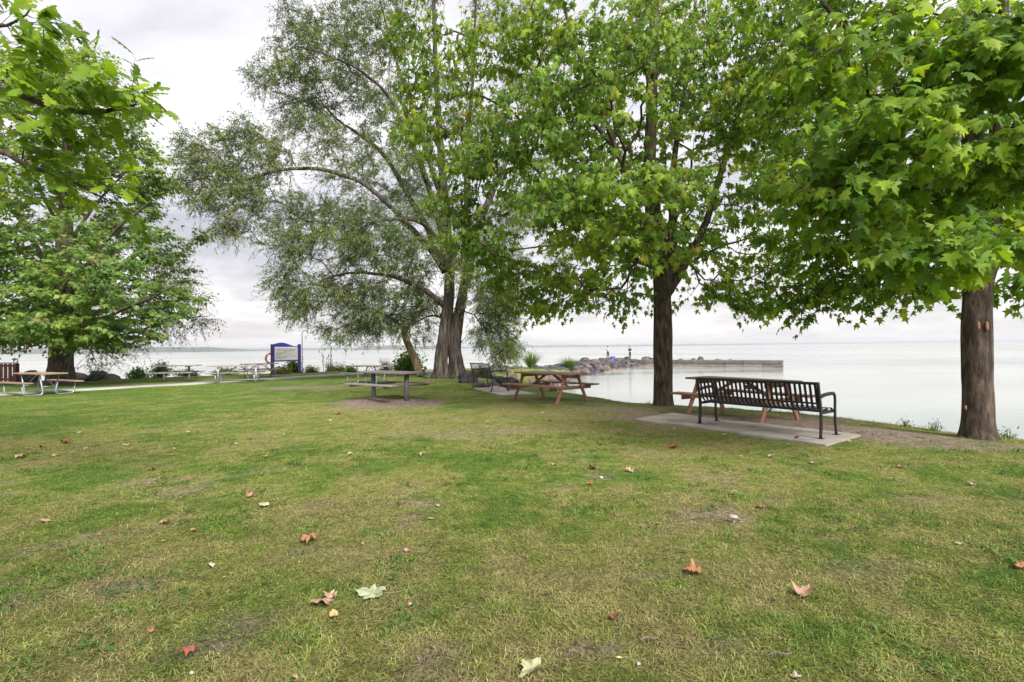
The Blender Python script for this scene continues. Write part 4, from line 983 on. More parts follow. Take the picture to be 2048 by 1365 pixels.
a_frame_table(Vector((4.62, 10.42, 0)), rz_from(0.5, -0.86), 2.15, 'reddish wooden A-frame picnic table half hidden behind the black slatted bench', G_RED, M['wood_redtop'], M['wood_red'], M['wood_red'])
p = gp(508, 757); a_frame_table(Vector((p.x, p.y + 0.6, 0)), rz_from(0.8, 0.6), 1.8, 'brown wooden picnic table behind the pipe-framed one beside the sign', G_RED, M['wood_tan'], M['wood_tan'], M['wood_tan'])
p = gp(80, 789); pipe_table(Vector((p.x, p.y, 0)), rz_from(0.88, -0.47), 2.3, 'pipe-framed picnic table with tan planks at the left edge below the maple', G_PIPE, M['wood_tan'], M['wood_tan'])
p = gp(477, 765); pipe_table(Vector((p.x, p.y, 0.02)), rz_from(0.95, 0.30), 2.4, 'pipe-framed picnic table on the path left of the blue sign', G_PIPE, M['wood_grey'], M['wood_grey'])
p = gp(742, 767); pipe_table(Vector((p.x, p.y, 0)), rz_from(0.78, -0.62), 2.1, 'pipe-framed picnic table right behind the grey post table', G_PIPE, M['wood_grey'], M['wood_grey'])
p = gp(353, 764); post_table(Vector((p.x, p.y, 0)), rz_from(0.98, 0.18), 2.0, 1.1, 'slim two-post picnic table near the shore shrubs at left', 'two-post picnic tables', M['wood_grey'], M['wood_grey'], pr=0.045)
post_table(Vector((-3.48, 14.5, 0.02)), rz_from(1.16, -0.92), 2.0, 1.47, 'weathered grey two-post picnic table on the bare earth patch', 'two-post picnic tables', M['wood_grey'], M['wood_grey'], M['wood_tan'], pr=0.068)

# ------------------------------------------------------------------ black slatted bench
def strip_mesh(name, prof, x, w, th, mat):
    """flat strap bent along a profile in the y-z plane"""
    P = np.array(prof, float); T = np.gradient(P, axis=0); T /= np.linalg.norm(T, axis=1)[:, None]
    Nn = np.stack([-T[:, 1], T[:, 0]], -1); n = len(P); V = []
    for sx, sn in ((-1, -1), (1, -1), (1, 1), (-1, 1)):
        q = P + Nn * sn * th / 2
        V.append(np.column_stack([np.full(n, x + sx * w / 2), q]))
    V = np.stack(V, 1).reshape(-1, 3); Fq = []
    for i in range(n - 1):
        for k in range(4):
            Fq.append((i * 4 + k, i * 4 + (k + 1) % 4, i * 4 + 4 + (k + 1) % 4, i * 4 + 4 + k))
    Fq += [(0, 3, 2, 1), (n * 4 - 4, n * 4 - 3, n * 4 - 2, n * 4 - 1)]
    return np_mesh(name, V, Fq, mat)
b0, b1 = gp(1403, 850), gp(1645, 881); f0, f1 = gp(1435, 845), gp(1668, 873)
ctr = (b0 + b1 + f0 + f1) / 4; ax = (b1 - b0).normalized()
bench = empty('park_bench', (ctr.x, ctr.y, 0.03), math.atan2(ax.y, ax.x), 'black steel bench with vertical slatted back on the concrete pad', 'bench')
BL = (b1 - b0).length; hb = BL / 2
prof = cat_rom([(-0.335, 0.815), (-0.315, 0.74), (-0.285, 0.60), (-0.255, 0.49), (-0.205, 0.425), (-0.12, 0.405), (0.02, 0.415), (0.15, 0.425), (0.215, 0.41), (0.235, 0.375)], 22)
prof2 = np.column_stack([prof[:, 0], prof[:, 1]]) if prof.shape[1] == 2 else prof
ns = 27
me = strip_mesh('slat', prof2, 0, 0.037, 0.007, M['black'])
for k in range(ns):
    o = link('slat', me, None, bench); o.location = (-hb + 0.05 + (BL - 0.10) * k / (ns - 1), 0, 0)
beam('top_rail', bench, (-hb, -0.340, 0.825), (hb, -0.340, 0.825), 0.05, 0.034, M['black'], up=(0, -0.2, 1))
for y, z in ((-0.282, 0.52), (-0.15, 0.388), (0.225, 0.36)):
    beam('cross_rail', bench, (-hb, y, z), (hb, y, z), 0.03, 0.028, M['black'])
for s in (-1, 1):
    x = s * hb
    back = cat_rom([(-0.345, 0.84), (-0.325, 0.72), (-0.285, 0.52), (-0.265, 0.36), (-0.272, 0.18), (-0.295, 0.0)], 18)
    link('back_leg', strip_mesh('back_leg', back, x, 0.022, 0.062, M['black']), None, bench)
    front = cat_rom([(-0.295, 0.62), (-0.12, 0.645), (0.12, 0.652), (0.20, 0.635), (0.232, 0.57), (0.225, 0.40), (0.228, 0.2), (0.252, 0.0)], 26)
    link('front_leg', strip_mesh('front_leg', front, x, 0.022, 0.050, M['black']), None, bench)
    beam('seat_rail', bench, (x - s * 0.014, -0.26, 0.375), (x - s * 0.014, 0.22, 0.375), 0.010, 0.05, M['black'])
    for y in (-0.295, 0.252): beam('foot_plate', bench, (x - 0.045, y, 0.004), (x + 0.045, y, 0.004), 0.09, 0.008, M['black'], bev=0.001)
beam('plaque', bench, (-0.14, -0.333, 0.715), (0.06, -0.333, 0.715), 0.008, 0.07, M['black'], bev=0.001)

# ------------------------------------------------------------------ dark mesh bench
b0, b1, f0, f1 = gp(948, 779), gp(985, 786.5), gp(978, 778), gp(1017, 785)
ctr = (b0 + b1 + f0 + f1) / 4; ax = (b1 - b0).normalized()
mb = empty('mesh_bench', (ctr.x, ctr.y, 0.04), math.atan2(ax.y, ax.x), 'dark metal bench with mesh back and curved arms right of the willow', 'bench')
hb = (b1 - b0).length / 2
def wire_panel(name, parent, c0, u, v, nu, nv, r, mat):
    ac = Acc(); c0, u, v = map(lambda q: np.array(q, float), (c0, u, v))
    A = np.array([c0 + u * i / nu for i in range(nu + 1)]); edge_tubes(ac, A, A + v, np.full(nu + 1, r), np.full(nu + 1, r), 4)
    A = np.array([c0 + v * i / nv for i in range(nv + 1)]); edge_tubes(ac, A, A + u, np.full(nv + 1, r), np.full(nv + 1, r), 4)
    return link(name, ac.mesh(name, mat), None, parent)
wire_panel('back_mesh', mb, (-hb, -0.30, 0.44), (2 * hb, 0, 0), (0, -0.10, 0.43), 34, 11, 0.0042, M['bronze'])
wire_panel('seat_mesh', mb, (-hb, -0.27, 0.425), (2 * hb, 0, 0), (0, 0.50, 0.0), 40, 14, 0.005, M['bronze'])
pipe('top_rail', mb, [(-hb, -0.405, 0.885), (hb, -0.405, 0.885)], 0.018, M['bronze'])
pipe('back_rail', mb, [(-hb, -0.295, 0.42), (hb, -0.295, 0.42)], 0.02, M['bronze'])
pipe('front_rail', mb, [(-hb, 0.235, 0.41), (hb, 0.235, 0.41)], 0.026, M['bronze'])
beam('emblem', mb, (-0.06, -0.375, 0.76), (0.06, -0.375, 0.76), 0.01, 0.09, M['bronze'], bev=0.001)
for s in (-1, 1):
    x = s * hb
    pipe('back_leg', mb, [(x, -0.41, 0.89), (x, -0.34, 0.62), (x, -0.29, 0.42), (x, -0.285, 0.2), (x, -0.33, 0.0)], 0.019, M['bronze'])
    pipe('front_leg', mb, [(x, -0.34, 0.65), (x, -0.05, 0.675), (x, 0.18, 0.68), (x, 0.235, 0.62), (x, 0.235, 0.42), (x, 0.235, 0.2), (x, 0.275, 0.0)], 0.019, M['bronze'])
    pipe('seat_rail', mb, [(x, -0.29, 0.42), (x, 0.235, 0.41)], 0.018, M['bronze'])
    for y in (-0.33, 0.275): beam('foot_plate', mb, (x - 0.05, y, 0.006), (x + 0.05, y, 0.006), 0.1, 0.012, M['bronze'], bev=0.001)

# ------------------------------------------------------------------ sign, life ring, hooked pole
l0, r0 = gp(545, 750), gp(599, 746.8)
sc = (l0 + r0) / 2; sv = r0 - l0; SW = sv.length
sign = empty('information_sign', (sc.x, sc.y, 0), math.atan2(sv.y, sv.x), 'blue-framed safety sign with wavy top and pale panel on the shore', 'sign')
hw = SW / 2; SH = 1.83
for s in (-1, 1): beam('post', sign, (s * hw, 0, -0.3), (s * hw, 0, SH), 0.15, 0.15, M['navy'], up=(0, 1, 0), bev=0.01)
bm = bmesh.new(); n = 28; up_, lo_ = [], []
iw = hw - 0.075
for i in range(n + 1):
    u = i / n; x = -iw + 2 * iw * u
    up_.append((x, SH + 0.0 + 0.10 * math.sin(u * math.pi * 1.75 - 0.15) - 0.03 * u)); lo_.append((x, SH - 0.17))
vsets = []
for y in (-0.045, 0.045):
    vsets.append([[bm.verts.new((x, y, z)) for x, z in up_], [bm.verts.new((x, y, z)) for x, z in lo_]])
for i in range(n):
    a, bq = vsets[0], vsets[1]
    bm.faces.new((a[1][i], a[1][i + 1], a[0][i + 1], a[0][i])); bm.faces.new((bq[0][i], bq[0][i + 1], bq[1][i + 1], bq[1][i]))
    bm.faces.new((a[0][i], a[0][i + 1], bq[0][i + 1], bq[0][i])); bm.faces.new((a[1][i + 1], a[1][i], bq[1][i], bq[1][i + 1]))
bmesh.ops.recalc_face_normals(bm, faces=bm.faces[:])
link('header_board', bm_mesh('header_board', bm, M['blue']), None, sign)
pz0, pz1 = SH - 1.02, SH - 0.175
panel = beam('panel', sign, (-iw + 0.06, 0.0, (pz0 + pz1) / 2), (iw - 0.06, 0.0, (pz0 + pz1) / 2), 0.04, pz1 - pz0 - 0.06, M['panel'], bev=0.002)
beam('bottom_rail', sign, (-iw, 0, pz0), (iw, 0, pz0), 0.07, 0.09, M['navy'], bev=0.004)
for s in (-1, 1): beam('side_rail', sign, (s * (iw - 0.03), 0, pz0 + 0.047), (s * (iw - 0.03), 0, pz1), 0.06, 0.06, M['blue'], up=(0, 1, 0), bev=0.003)
fc = bpy.data.curves.new('heading', 'FONT'); fc.body = 'For Your Safety'; fc.size = 0.17; fc.align_x = 'CENTER'; fc.align_y = 'CENTER'; fc.extrude = 0.002; fc.space_character = 1.08
fo = bpy.data.objects.new('heading_src', fc); COL.objects.link(fo)
bpy.context.view_layer.update()
hm = bpy.data.meshes.new_from_object(fo.evaluated_get(bpy.context.evaluated_depsgraph_get()))
bpy.data.objects.remove(fo)
ho = link('heading', hm, M['ink'], panel); ho.rotation_euler = (R(90), 0, 0); ho.location = (0, -0.0235, pz1 - 0.185)
beam('emblem', panel, (-0.04, -0.022, pz1 - 0.075), (0.04, -0.022, pz1 - 0.075), 0.004, 0.035, M['ink'], bev=0)
beam('print_line', panel, (-0.15, -0.022, pz1 - 0.275), (0.28, -0.022, pz1 - 0.275), 0.004, 0.014, M['ink'], bev=0)
for zz, x0, x1 in ((0.32, -0.60, -0.02), (0.40, -0.60, 0.38), (0.465, -0.60, -0.28), (0.55, -0.60, 0.60), (0.615, -0.60, 0.12), (0.69, -0.60, -0.02)):
    k = (iw - 0.1) / 0.64
    beam('print_line', panel, (x0 * k, -0.022, pz1 - zz), (x1 * k, -0.022, pz1 - zz), 0.004, 0.016, M['ink'], bev=0)
# life ring hung on the left post
th = np.linspace(0, 2 * np.pi, 33); RR, rr_ = 0.285, 0.062
ringP = np.stack([RR * np.cos(th), 0 * th, RR * np.sin(th)], -1)
V, Ft = tube_arrays(ringP[:-1], rr_, 12, cap=False)
nn = 32; j = np.arange(12); k = (j + 1) % 12
Ft = np.vstack([Ft, np.stack([(nn - 1) * 12 + j, (nn - 1) * 12 + k, k], -1), np.stack([(nn - 1) * 12 + j, k, j], -1)])
_sr = math.atan2(sv.y, sv.x); _lx, _ly = -hw - 0.04, 0.15
lr = empty('life_ring', (sc.x + _lx * math.cos(_sr) - _ly * math.sin(_sr), sc.y + _lx * math.sin(_sr) + _ly * math.cos(_sr), 0.98), _sr, 'orange life ring hanging on the left post of the blue sign', 'life ring')
rb = link('ring', np_mesh('ring', V, Ft, M['ring'], smooth=True), None, lr)
for q in range(4):
    a0 = q * math.pi / 2 + 0.6
    Pb = np.array([(RR * math.cos(a0 + d), 0, RR * math.sin(a0 + d)) for d in np.linspace(-0.1, 0.1, 5)])
    V, Ft = tube_arrays(Pb, rr_ * 1.04, 12); link('band', np_mesh('band', V, Ft, M['panel'], smooth=True), None, lr)
pipe('rope', lr, [(0, 0.03, 0.34), (0.03, 0.0, 0.45), (0.10, -0.05, 0.5)], 0.008, M['panel'], 5)
# hooked rescue pole behind the right post
hp = empty('hooked_pole', (r0.x + 0.13, r0.y + 0.12, 0), math.atan2(sv.y, sv.x), 'tall thin grey pole with a curved hook behind the sign', 'pole')
pole = pipe('pole', hp, [(0, 0, -0.2), (0, 0, 2.45)], 0.028, M['post_grey'], 8)
pipe('hook', hp, [(0, 0, 2.44), (0.02, 0, 2.56), (0.12, 0, 2.68), (0.28, 0, 2.70), (0.42, 0, 2.62), (0.47, 0, 2.52)], 0.022, M['post_grey'], 8)
for z in (0.85, 0.98): beam('bracket', hp, (-0.15, -0.02, z), (0.12, -0.02, z), 0.03, 0.03, M['ring'], bev=0.002)

# ------------------------------------------------------------------ wooden fence at the left edge
fp = gp(30, 768)
fe = empty('wooden_fence', (fp.x, fp.y, 0), R(-4), 'reddish brown board fence at the left edge behind the picnic table', 'fence')
for z in (0.22, 0.86): beam('rail', fe, (-2.4, 0.04, z), (0.05, 0.04, z), 0.04, 0.09, M['fence'])
for k in range(11):
    beam('board', fe, (-0.02 - k * 0.235, 0, 0.03), (-0.02 - k * 0.235, 0, 0.98), 0.185, 0.022, M['fence'], up=(0, 1, 0))
beam('cap_rail', fe, (-2.4, 0.01, 1.01), (0.08, 0.01, 1.01), 0.12, 0.035, M['fence'])
for x in (-2.3, 0.0): beam('post', fe, (x, 0.115, -0.3), (x, 0.115, 0.985), 0.1, 0.1, M['fence'], up=(0, 1, 0))

# ------------------------------------------------------------------ pier
p0 = gp(1262, 732.5, LAKE_Z); p1 = gp(1563, 736, LAKE_Z)
pv = (p1 - p0); PL = pv.length
pier = empty('pier', (p0.x, p0.y, LAKE_Z), math.atan2(pv.y, pv.x), 'low straight concrete pier running out into the lake', 'pier')
nseg = 9
for k in range(nseg):
    x0, x1 = PL * k / nseg + 0.01, PL * (k + 1) / nseg - 0.01
    beam('wall_section', pier, (x0, 1.0, -0.3), (x1, 1.0, -0.3), 1.9, 1.62, M['pier_wall'], bev=0.02)
    beam('cap_section', pier, (x0, 1.0, 0.735), (x1, 1.0, 0.735), 2.04 + 0.02 * (k % 2), 0.44, M['pier_cap'], bev=0.025)
beam('end_post', pier, (PL + 0.1, 0.1, -1.0), (PL + 0.1, 0.1, 0.92), 0.18, 0.18, M['pier_wall'], up=(0, 1, 0))

# ------------------------------------------------------------------ boulders
rockm = []
for k in range(9):
    bm = bmesh.new(); bmesh.ops.create_icosphere(bm, subdivisions=3, radius=1.0)
    rs = np.random.RandomState(100 + k)
    pl = [(Vector(nrm(rs.randn(3))), 0.5 + 0.32 * rs.rand()) for _ in range(12)]
    s = rs.rand(3) * 9
    for v in bm.verts:
        c = v.co.copy()
        for nrm_, d in pl:                    # flat facets, as on broken stone
            e_ = c.dot(nrm_) - d
            if e_ > 0: c -= nrm_ * e_ * 0.9
        f = 1 + 0.10 * math.sin(c.x * 4 + s[0]) * math.sin(c.y * 3.5 + s[1]) + 0.05 * math.sin(c.z * 8 + s[2])
        v.co = c * f
    rockm.append(bm_mesh('boulder', bm, None, True))
rockv = {}
def boulder(loc, size, mat, rs, label, group, flat=0.7):
    k = rs.randint(len(rockm)); key = (k, mat)
    if key not in rockv:
        m_ = rockm[k].copy(); m_.materials.append(M[mat]); rockv[key] = m_
    o = bpy.data.objects.new('boulder', rockv[key]); COL.objects.link(o)
    o.location = loc; o.rotation_euler = (rs.rand() * 0.5 - .25, rs.rand() * 0.5 - .25, rs.rand() * 6.28)
    o.scale = (size * (0.85 + 0.5 * rs.rand()), size * (0.8 + 0.3 * rs.rand()), size * flat * (0.8 + 0.4 * rs.rand()))
    return tag(o, label, 'boulder', group)
rs = np.random.RandomState(5)
LBL = {'rock_grey': 'grey boulder in the rock bank of the breakwater', 'rock_brown': 'brown boulder in the rock bank of the breakwater', 'rock_pink': 'pinkish boulder in the rock bank of the breakwater'}
edge = cat_rom([(x, y, 0) for x, y in SHORE[13:20]], 200)[:, :2]
cum = np.concatenate([[0], np.cumsum(np.linalg.norm(np.diff(edge, axis=0), axis=1))])
for row, (off_, zz, sz, step) in enumerate(((-0.95, -1.55, 0.50, 0.95), (-0.3, -1.05, 0.60, 0.95), (0.55, -0.50, 0.60, 1.05), (1.6, -0.02, 0.50, 1.3), (2.9, -0.06, 0.6, 2.0))):
    s = 0.3 * row
    while s < cum[-1]:
        if row > 3 and s < 24: s = 24.0
        i = np.searchsorted(cum, s) - 1; i = max(0, min(i, len(edge) - 2)); d = edge[i + 1] - edge[i]; d /= np.linalg.norm(d)
        nv = np.array([-d[1], d[0]]); yy = edge[i][1]
        pz = -0.66 * float(sstep(30, 52, yy)) if row > 2 else -0.42 * float(sstep(30, 52, yy)) if row > 1 else -0.25 * float(sstep(30, 52, yy))
        p = edge[i] + nv * (off_ + (rs.rand() - .5) * 0.5)
        size = sz * (0.7 + 0.6 * rs.rand()) * (1.0 + 0.25 * (yy > 55))
        mt = rs.choice(['rock_grey', 'rock_brown', 'rock_pink'], p=[0.66, 0.16, 0.18])
        zone = 'beside the mesh bench' if yy < 34 else 'behind the left red table' if yy < 46 else 'below the tall grass clumps' if yy < 60 else 'near the two people'
        lb_ = '%s boulder %s of the breakwater bank %s' % ({'rock_grey': 'grey', 'rock_brown': 'brown', 'rock_pink': 'pinkish'}[mt], ('at the waterline', 'in the middle row', 'in the upper row', 'lying on the top', 'on the far side')[row], zone)
        boulder((p[0], p[1], zz + pz + 0.12 * rs.randn() * 0.5), size, mt, rs, lb_, 'boulders of the breakwater')
        s += step * (0.75 + 0.5 * rs.rand()) * (1 + 0.3 * (yy > 55))
# boulders standing on the pier
for px, sz, mt, lb in ((1282, 0.95, 'rock_pink', 'rounded pink boulder behind the near end of the pier'), (1300, 0.75, 'rock_grey', 'long grey boulder behind the pier beside the pink one'),
                       (1362, 0.55, 'rock_grey', 'grey boulder showing above the pier just right of the middle maple trunk'), (1386, 0.55, 'rock_grey', 'low grey boulder above the pier, left of a larger one'), (1401, 0.7, 'rock_grey', 'larger dark boulder above the middle of the pier'),
                       (1442, 0.5, 'rock_brown', 'small brown boulder alone above the pier'), (1464, 0.5, 'rock_grey', 'flat grey boulder above the right half of the pier'), (1502, 0.4, 'rock_grey', 'smallest boulder above the pier near its end')):
    u = (px - 1262) / (1563 - 1262); q = p0 + pv * u; nv = Vector((-pv.y, pv.x, 0)).normalized()
    boulder((q.x + nv.x * 2.6, q.y + nv.y * 2.6, LAKE_Z + 0.72), sz * 1.1, mt, rs, lb, 'boulders behind the pier', 0.85)
# boulders by the willow and the mesh bench
for px, py, sz, mt, lb, fl in ((937, 766, 0.75, 'rock_grey', 'big rounded purple-grey boulder against the willow roots', 0.95), (862, 757, 0.62, 'rock_grey', 'dark flat boulder left of the willow trunk', 0.5), (846, 754, 0.42, 'rock_grey', 'small dark boulder behind the post table', 0.6),
                           (962, 776, 0.55, 'rock_pink', 'pale pinkish boulder behind the mesh bench', 0.7), (985, 774, 0.5, 'rock_pink', 'pale boulder under the seat of the mesh bench', 0.7),
                           (1000, 770, 0.6, 'rock_grey', 'grey boulder right behind the mesh bench seat', 0.8), (1019, 773, 0.62, 'rock_grey', 'grey boulder between mesh bench and red table', 0.75), (1022, 782, 0.38, 'rock_brown', 'small tan boulder below the red table edge', 0.7)):
    sz *= 0.62; g = gp(px, py); boulder((g.x, g.y, float(land_z(g.x, g.y)) + sz * fl * 0.4), sz, mt, rs, lb, 'boulders around the willow', fl)
# rocks on the shore at far left
for px, py, sz, mt in ((150, 757, 0.6, 'rock_brown'), (172, 756, 0.7, 'rock_brown'), (196, 757, 0.6, 'rock_pink'), (214, 755, 0.7, 'rock_grey'), (205, 750, 0.8, 'rock_grey'), (236, 753, 0.6, 'rock_pink'), (246, 748, 0.62, 'rock_grey'), (58, 764, 0.6, 'rock_grey'), (40, 762, 0.5, 'rock_brown'),
                       (184, 762, 0.45, 'rock_grey'), (284, 752, 0.5, 'rock_brown'), (225, 760, 0.4, 'rock_pink'), (665, 742, 0.55, 'rock_pink'), (645, 741, 0.35, 'rock_grey')):
    g = gp(px, py)
    lb = {'rock_grey': 'grey shore rock beyond the path at left', 'rock_brown': 'brown shore rock beyond the path at left', 'rock_pink': 'pinkish shore rock beyond the path at left'}[mt] if px < 600 else ('pinkish rock at the foot of the reeds' if mt == 'rock_pink' else 'small grey rock at the foot of the reeds')
    if px < 600: lb = lb.replace('beyond the path at left', 'between fence and maple trunk' if px < 100 else 'just right of the left maple trunk' if px < 190 else 'below the pale drooping branch' if px < 220 else 'left of the two shore bushes')
    boulder((g.x, g.y, float(land_z(g.x, g.y)) + sz * 0.25), sz, mt, rs, lb, 'rocks on the left shore', 0.7)
# stones just off the near bank
for px, py, sz, mt, lb in ((1178, 789, 0.35, 'rock_grey', 'flat dark stone at the bank right of the left red table'), (1360, 806, 0.32, 'rock_brown', 'flat brown stone at the bank right of the middle maple'), (1750, 836, 0.42, 'rock_grey', 'flat grey stone at the bank right of the black bench'), (1700, 829, 0.3, 'rock_grey', 'low stone at the bank edge behind the black bench arm'), (1075, 778, 0.4, 'rock_grey', 'dark flat stone behind the legs of the left red table')):
    g = gp(px, py); boulder((g.x, g.y + 0.35, -0.33), sz, mt, rs, lb, 'stones at the near bank', 0.5)

# ------------------------------------------------------------------ shrubs and shore plants
def shrub(loc, rx, ry, rzz, n, size, cols, tmpl, label, seed, group=None, name='shrub', mat='leaf', per=9, upright=0.3):
    rs = np.random.RandomState(seed); root = empty(name, loc, 0, label, 'shrub', group)
    v = nrm(rs.randn(n, 3)) * rs.rand(n, 1) ** 0.38; v[:, 2] = np.abs(v[:, 2]) * 1.0
    T = v * np.array([rx, ry, rzz]) * (0.75 + 0.5 * rs.rand(n, 1)); T[:, 2] += 0.05
    B = np.column_stack([rs.randn(n, 2) * 0.08 * rx, np.full(n, -0.1)])
    mid = B * 0.5 + T * 0.5 + np.array([0, 0, 0.12 * rzz]); sa = Acc(); r_ = np.full(n, 0.010)
    edge_tubes(sa, B, mid, r_, r_ * 0.7, 4); edge_tubes(sa, mid, T, r_ * 0.7, r_ * 0.3, 4)
    link('stem', sa.mesh('stem', M['stem']), None, root)
    ids = np.repeat(np.arange(n), per); t = rs.rand(len(ids), 1)
    P = mid[ids] * (1 - t) + T[ids] * t + rs.randn(len(ids), 3) * size * 0.7; P[:, 2] = np.maximum(P[:, 2], 0.02)
    U = nrm(nrm(T[ids]) * 0.6 + rs.randn(len(ids), 3) * 0.6 + np.array([0, 0, upright - 0.3 * rs.rand()]))
    Nn = nrm(rs.randn(len(ids), 3) * 0.5 + np.array([0, 0, 1.0]) + nrm(T[ids]) * 0.5)
    col = np.array(cols)[rs.randint(len(cols), size=len(ids))] * (0.7 + 0.6 * rs.rand(len(ids), 1))
    fa = Acc(); put_leaves(fa, tmpl, P, U, Nn, size * (0.6 + 0.7 * rs.rand(len(ids))), col)
    tag(link('foliage', fa.mesh('foliage', M[mat]), None, root), kind='stuff')
    return root
def on(px, py, dy=0.0):
    g = gp(px, py); return (g.x, g.y + dy, float(land_z(g.x, g.y + dy)))
GR = [(0.10, 0.21, 0.028), (0.145, 0.27, 0.038), (0.07, 0.15, 0.025)]
OL = [(0.10, 0.13, 0.045), (0.15, 0.17, 0.06), (0.20, 0.19, 0.075)]
YL_ = [(0.17, 0.19, 0.04), (0.24, 0.23, 0.06), (0.12, 0.16, 0.04)]
G_SH = 'shrubs along the shore'
shrub(on(812, 749, .8), 1.05, 0.9, 1.35, 260, 0.17, GR, OVAL, 'round bright green bush behind the small leaning tree', 1, G_SH)
shrub(on(768, 747, .5), 0.6, 0.5, 1.0, 90, 0.09, OL, BLADE, 'pale wispy bush left of the round green bush', 2, G_SH, mat='willow', per=14)
shrub(on(580, 747, .6), 0.62, 0.5, 1.0, 130, 0.13, GR, OVAL, 'dark green bush under the right half of the sign', 3, G_SH)
shrub(on(557, 749, .5), 0.7, 0.4, 0.5, 90, 0.10, YL_, OVAL, 'yellow-green weeds under the left half of the sign', 4, G_SH)
shrub(on(618, 746, .3), 0.55, 0.4, 0.42, 70, 0.10, OL, OVAL, 'low olive weeds right of the sign', 5, G_SH)
shrub(on(678, 744, .2), 0.6, 0.4, 0.6, 70, 0.10, YL_, BLADE, 'yellowish weeds right of the reeds', 6, G_SH, mat='willow', per=14)
shrub(on(700, 746, .2), 0.5, 0.4, 0.42, 60, 0.12, GR, OVAL, 'low green plant left of the middle pipe table', 7, G_SH)
shrub(on(268, 758, .3), 0.6, 0.5, 0.65, 90, 0.12, GR, OVAL, 'left one of two green bushes by the slim table', 8, G_SH)
shrub(on(312, 756, .4), 0.75, 0.5, 0.95, 130, 0.12, GR, OVAL, 'taller green bush touching the slim two-post table', 9, G_SH)
shrub(on(370, 752, .3), 0.9, 0.4, 0.4, 90, 0.10, OL, OVAL, 'low olive weeds behind the slim two-post table', 10, G_SH)
shrub(on(440, 750, .6), 1.1, 0.4, 0.45, 110, 0.10, YL_, OVAL, 'yellowish weeds behind the table left of the sign', 12, G_SH)
shrub(on(965, 752, 1.0), 0.7, 0.5, 0.6, 80, 0.10, OL, BLADE, 'olive weeds behind the mesh bench', 13, G_SH, mat='willow', per=12)
for i, (px, py, s, lb) in enumerate(((1262, 797, .10, 'small weed on the bank left of the middle maple trunk'), (1300, 800, .09, 'small weed on the bank touching the middle maple trunk'), (1545, 815, .12, 'weed on the bank behind the left half of the slatted bench'), (1600, 819, .13, 'weed on the bank behind the right half of the slatted bench'),
                               (1820, 843, .09, 'small weed on the bank well left of the right maple'), (1878, 851, .11, 'small weed on the bank just left of the right maple trunk'), (2030, 868, .11, 'small weed on the bank right of the right maple trunk'))):
    shrub(on(px, py, .1), s * 1.3, s, s, 12, 0.06, OL + GR, BLADE, lb, 30 + i, 'weeds on the near bank', 'weed', 'willow', 7)
def tall_grass(loc, n, h, spread, cols, label, seed, w=0.03, group=None):
    rs = np.random.RandomState(seed); root = empty('grass_clump', loc, 0, label, 'grass clump', group); ac = Acc()
    ph = rs.rand(n) * 6.283; r_ = rs.rand(n) ** 0.6; k = 5; t = np.linspace(0, 1, k)
    L_ = h * (0.6 + 0.5 * rs.rand(n)); ou = spread * r_
    c, s = np.cos(ph), np.sin(ph)
    X = (0.18 * ou * c)[:, None] + (ou * c)[:, None] * t[None] ** 1.6; Y_ = (0.18 * ou * s)[:, None] + (ou * s)[:, None] * t[None] ** 1.6
    Z = L_[:, None] * (t[None] - 0.28 * (r_[:, None]) * t[None] ** 2.4) - 0.05
    P = np.stack([X, Y_, Z], -1); sd_ = np.stack([-s, c, 0 * s], -1)[:, None] * (w * (1 - 0.85 * t))[None, :, None] / 2
    V = np.stack([P - sd_, P + sd_], 2).reshape(n, -1, 3)
    f = np.array([q for i in range(k - 1) for q in ((2 * i, 2 * i + 1, 2 * i + 3), (2 * i, 2 * i + 3, 2 * i + 2))])
    col = np.array(cols)[rs.randint(len(cols), size=n)] * (0.75 + 0.5 * rs.rand(n, 1))
    ac.add(V.reshape(-1, 3), ((np.arange(n) * 2 * k)[:, None, None] + f[None]).reshape(-1, 3), np.repeat(col, 2 * k, 0))
    tag(link('blades', ac.mesh('blades', M['grass']), None, root), kind='stuff')
    return root
G_TG = 'tall grass clumps on the breakwater'
def ongrass(px, py, Y): 
    p = at(px, py, Y); return (p.x, Y, float(land_z(p.x, Y)))
tall_grass(ongrass(1062, 735, 44), 320, 1.75, 1.25, [(0.11, 0.19, 0.04), (0.16, 0.23, 0.06)], 'bright tall grass clump on the breakwater, left of the two', 1, 0.06, G_TG)
tall_grass(ongrass(1138, 728, 52), 340, 1.6, 1.5, [(0.09, 0.165, 0.035), (0.13, 0.20, 0.05)], 'wider tall grass clump on the breakwater nearer the people', 2, 0.06, G_TG)
tall_grass(on(658, 743, .2), 120, 0.9, 0.6, [(0.17, 0.17, 0.07), (0.22, 0.20, 0.10)], 'dry tall grass around the reeds', 3, 0.03)
tall_grass(on(512, 1068), 90, 0.085, 0.045, [(0.16, 0.12, 0.06), (0.09, 0.075, 0.035)], 'short brown tuft of stubble on the lawn in front', 4, 0.004)
# reeds
rc = empty('reed_clump', on(656, 744, .1), 0, 'dark upright reeds with brown seed heads right of the sign', 'reeds')
rs = np.random.RandomState(8)
for k, (dx, h) in enumerate(((-0.36, 1.1), (-0.22, 1.25), (-0.1, 1.0), (-0.02, 1.7), (0.06, 1.4), (0.14, 1.15), (0.3, 0.85), (-0.3, 0.8), (0.45, 0.7), (0.02, 1.2))):
    y = rs.randn() * 0.15; ln = rs.randn() * 0.06 + 0.08 * dx
    st = pipe('stalk', rc, [(dx, y, -0.1), (dx + ln * 0.4, y, h * 0.5), (dx + ln, y, h)], 0.012, M['reed'], 5)
    pipe('seed_head', st, [(dx + ln * 0.9, y, h * 0.82), (dx + ln, y, h * 0.98)], 0.024, M['reedhead'], 6)

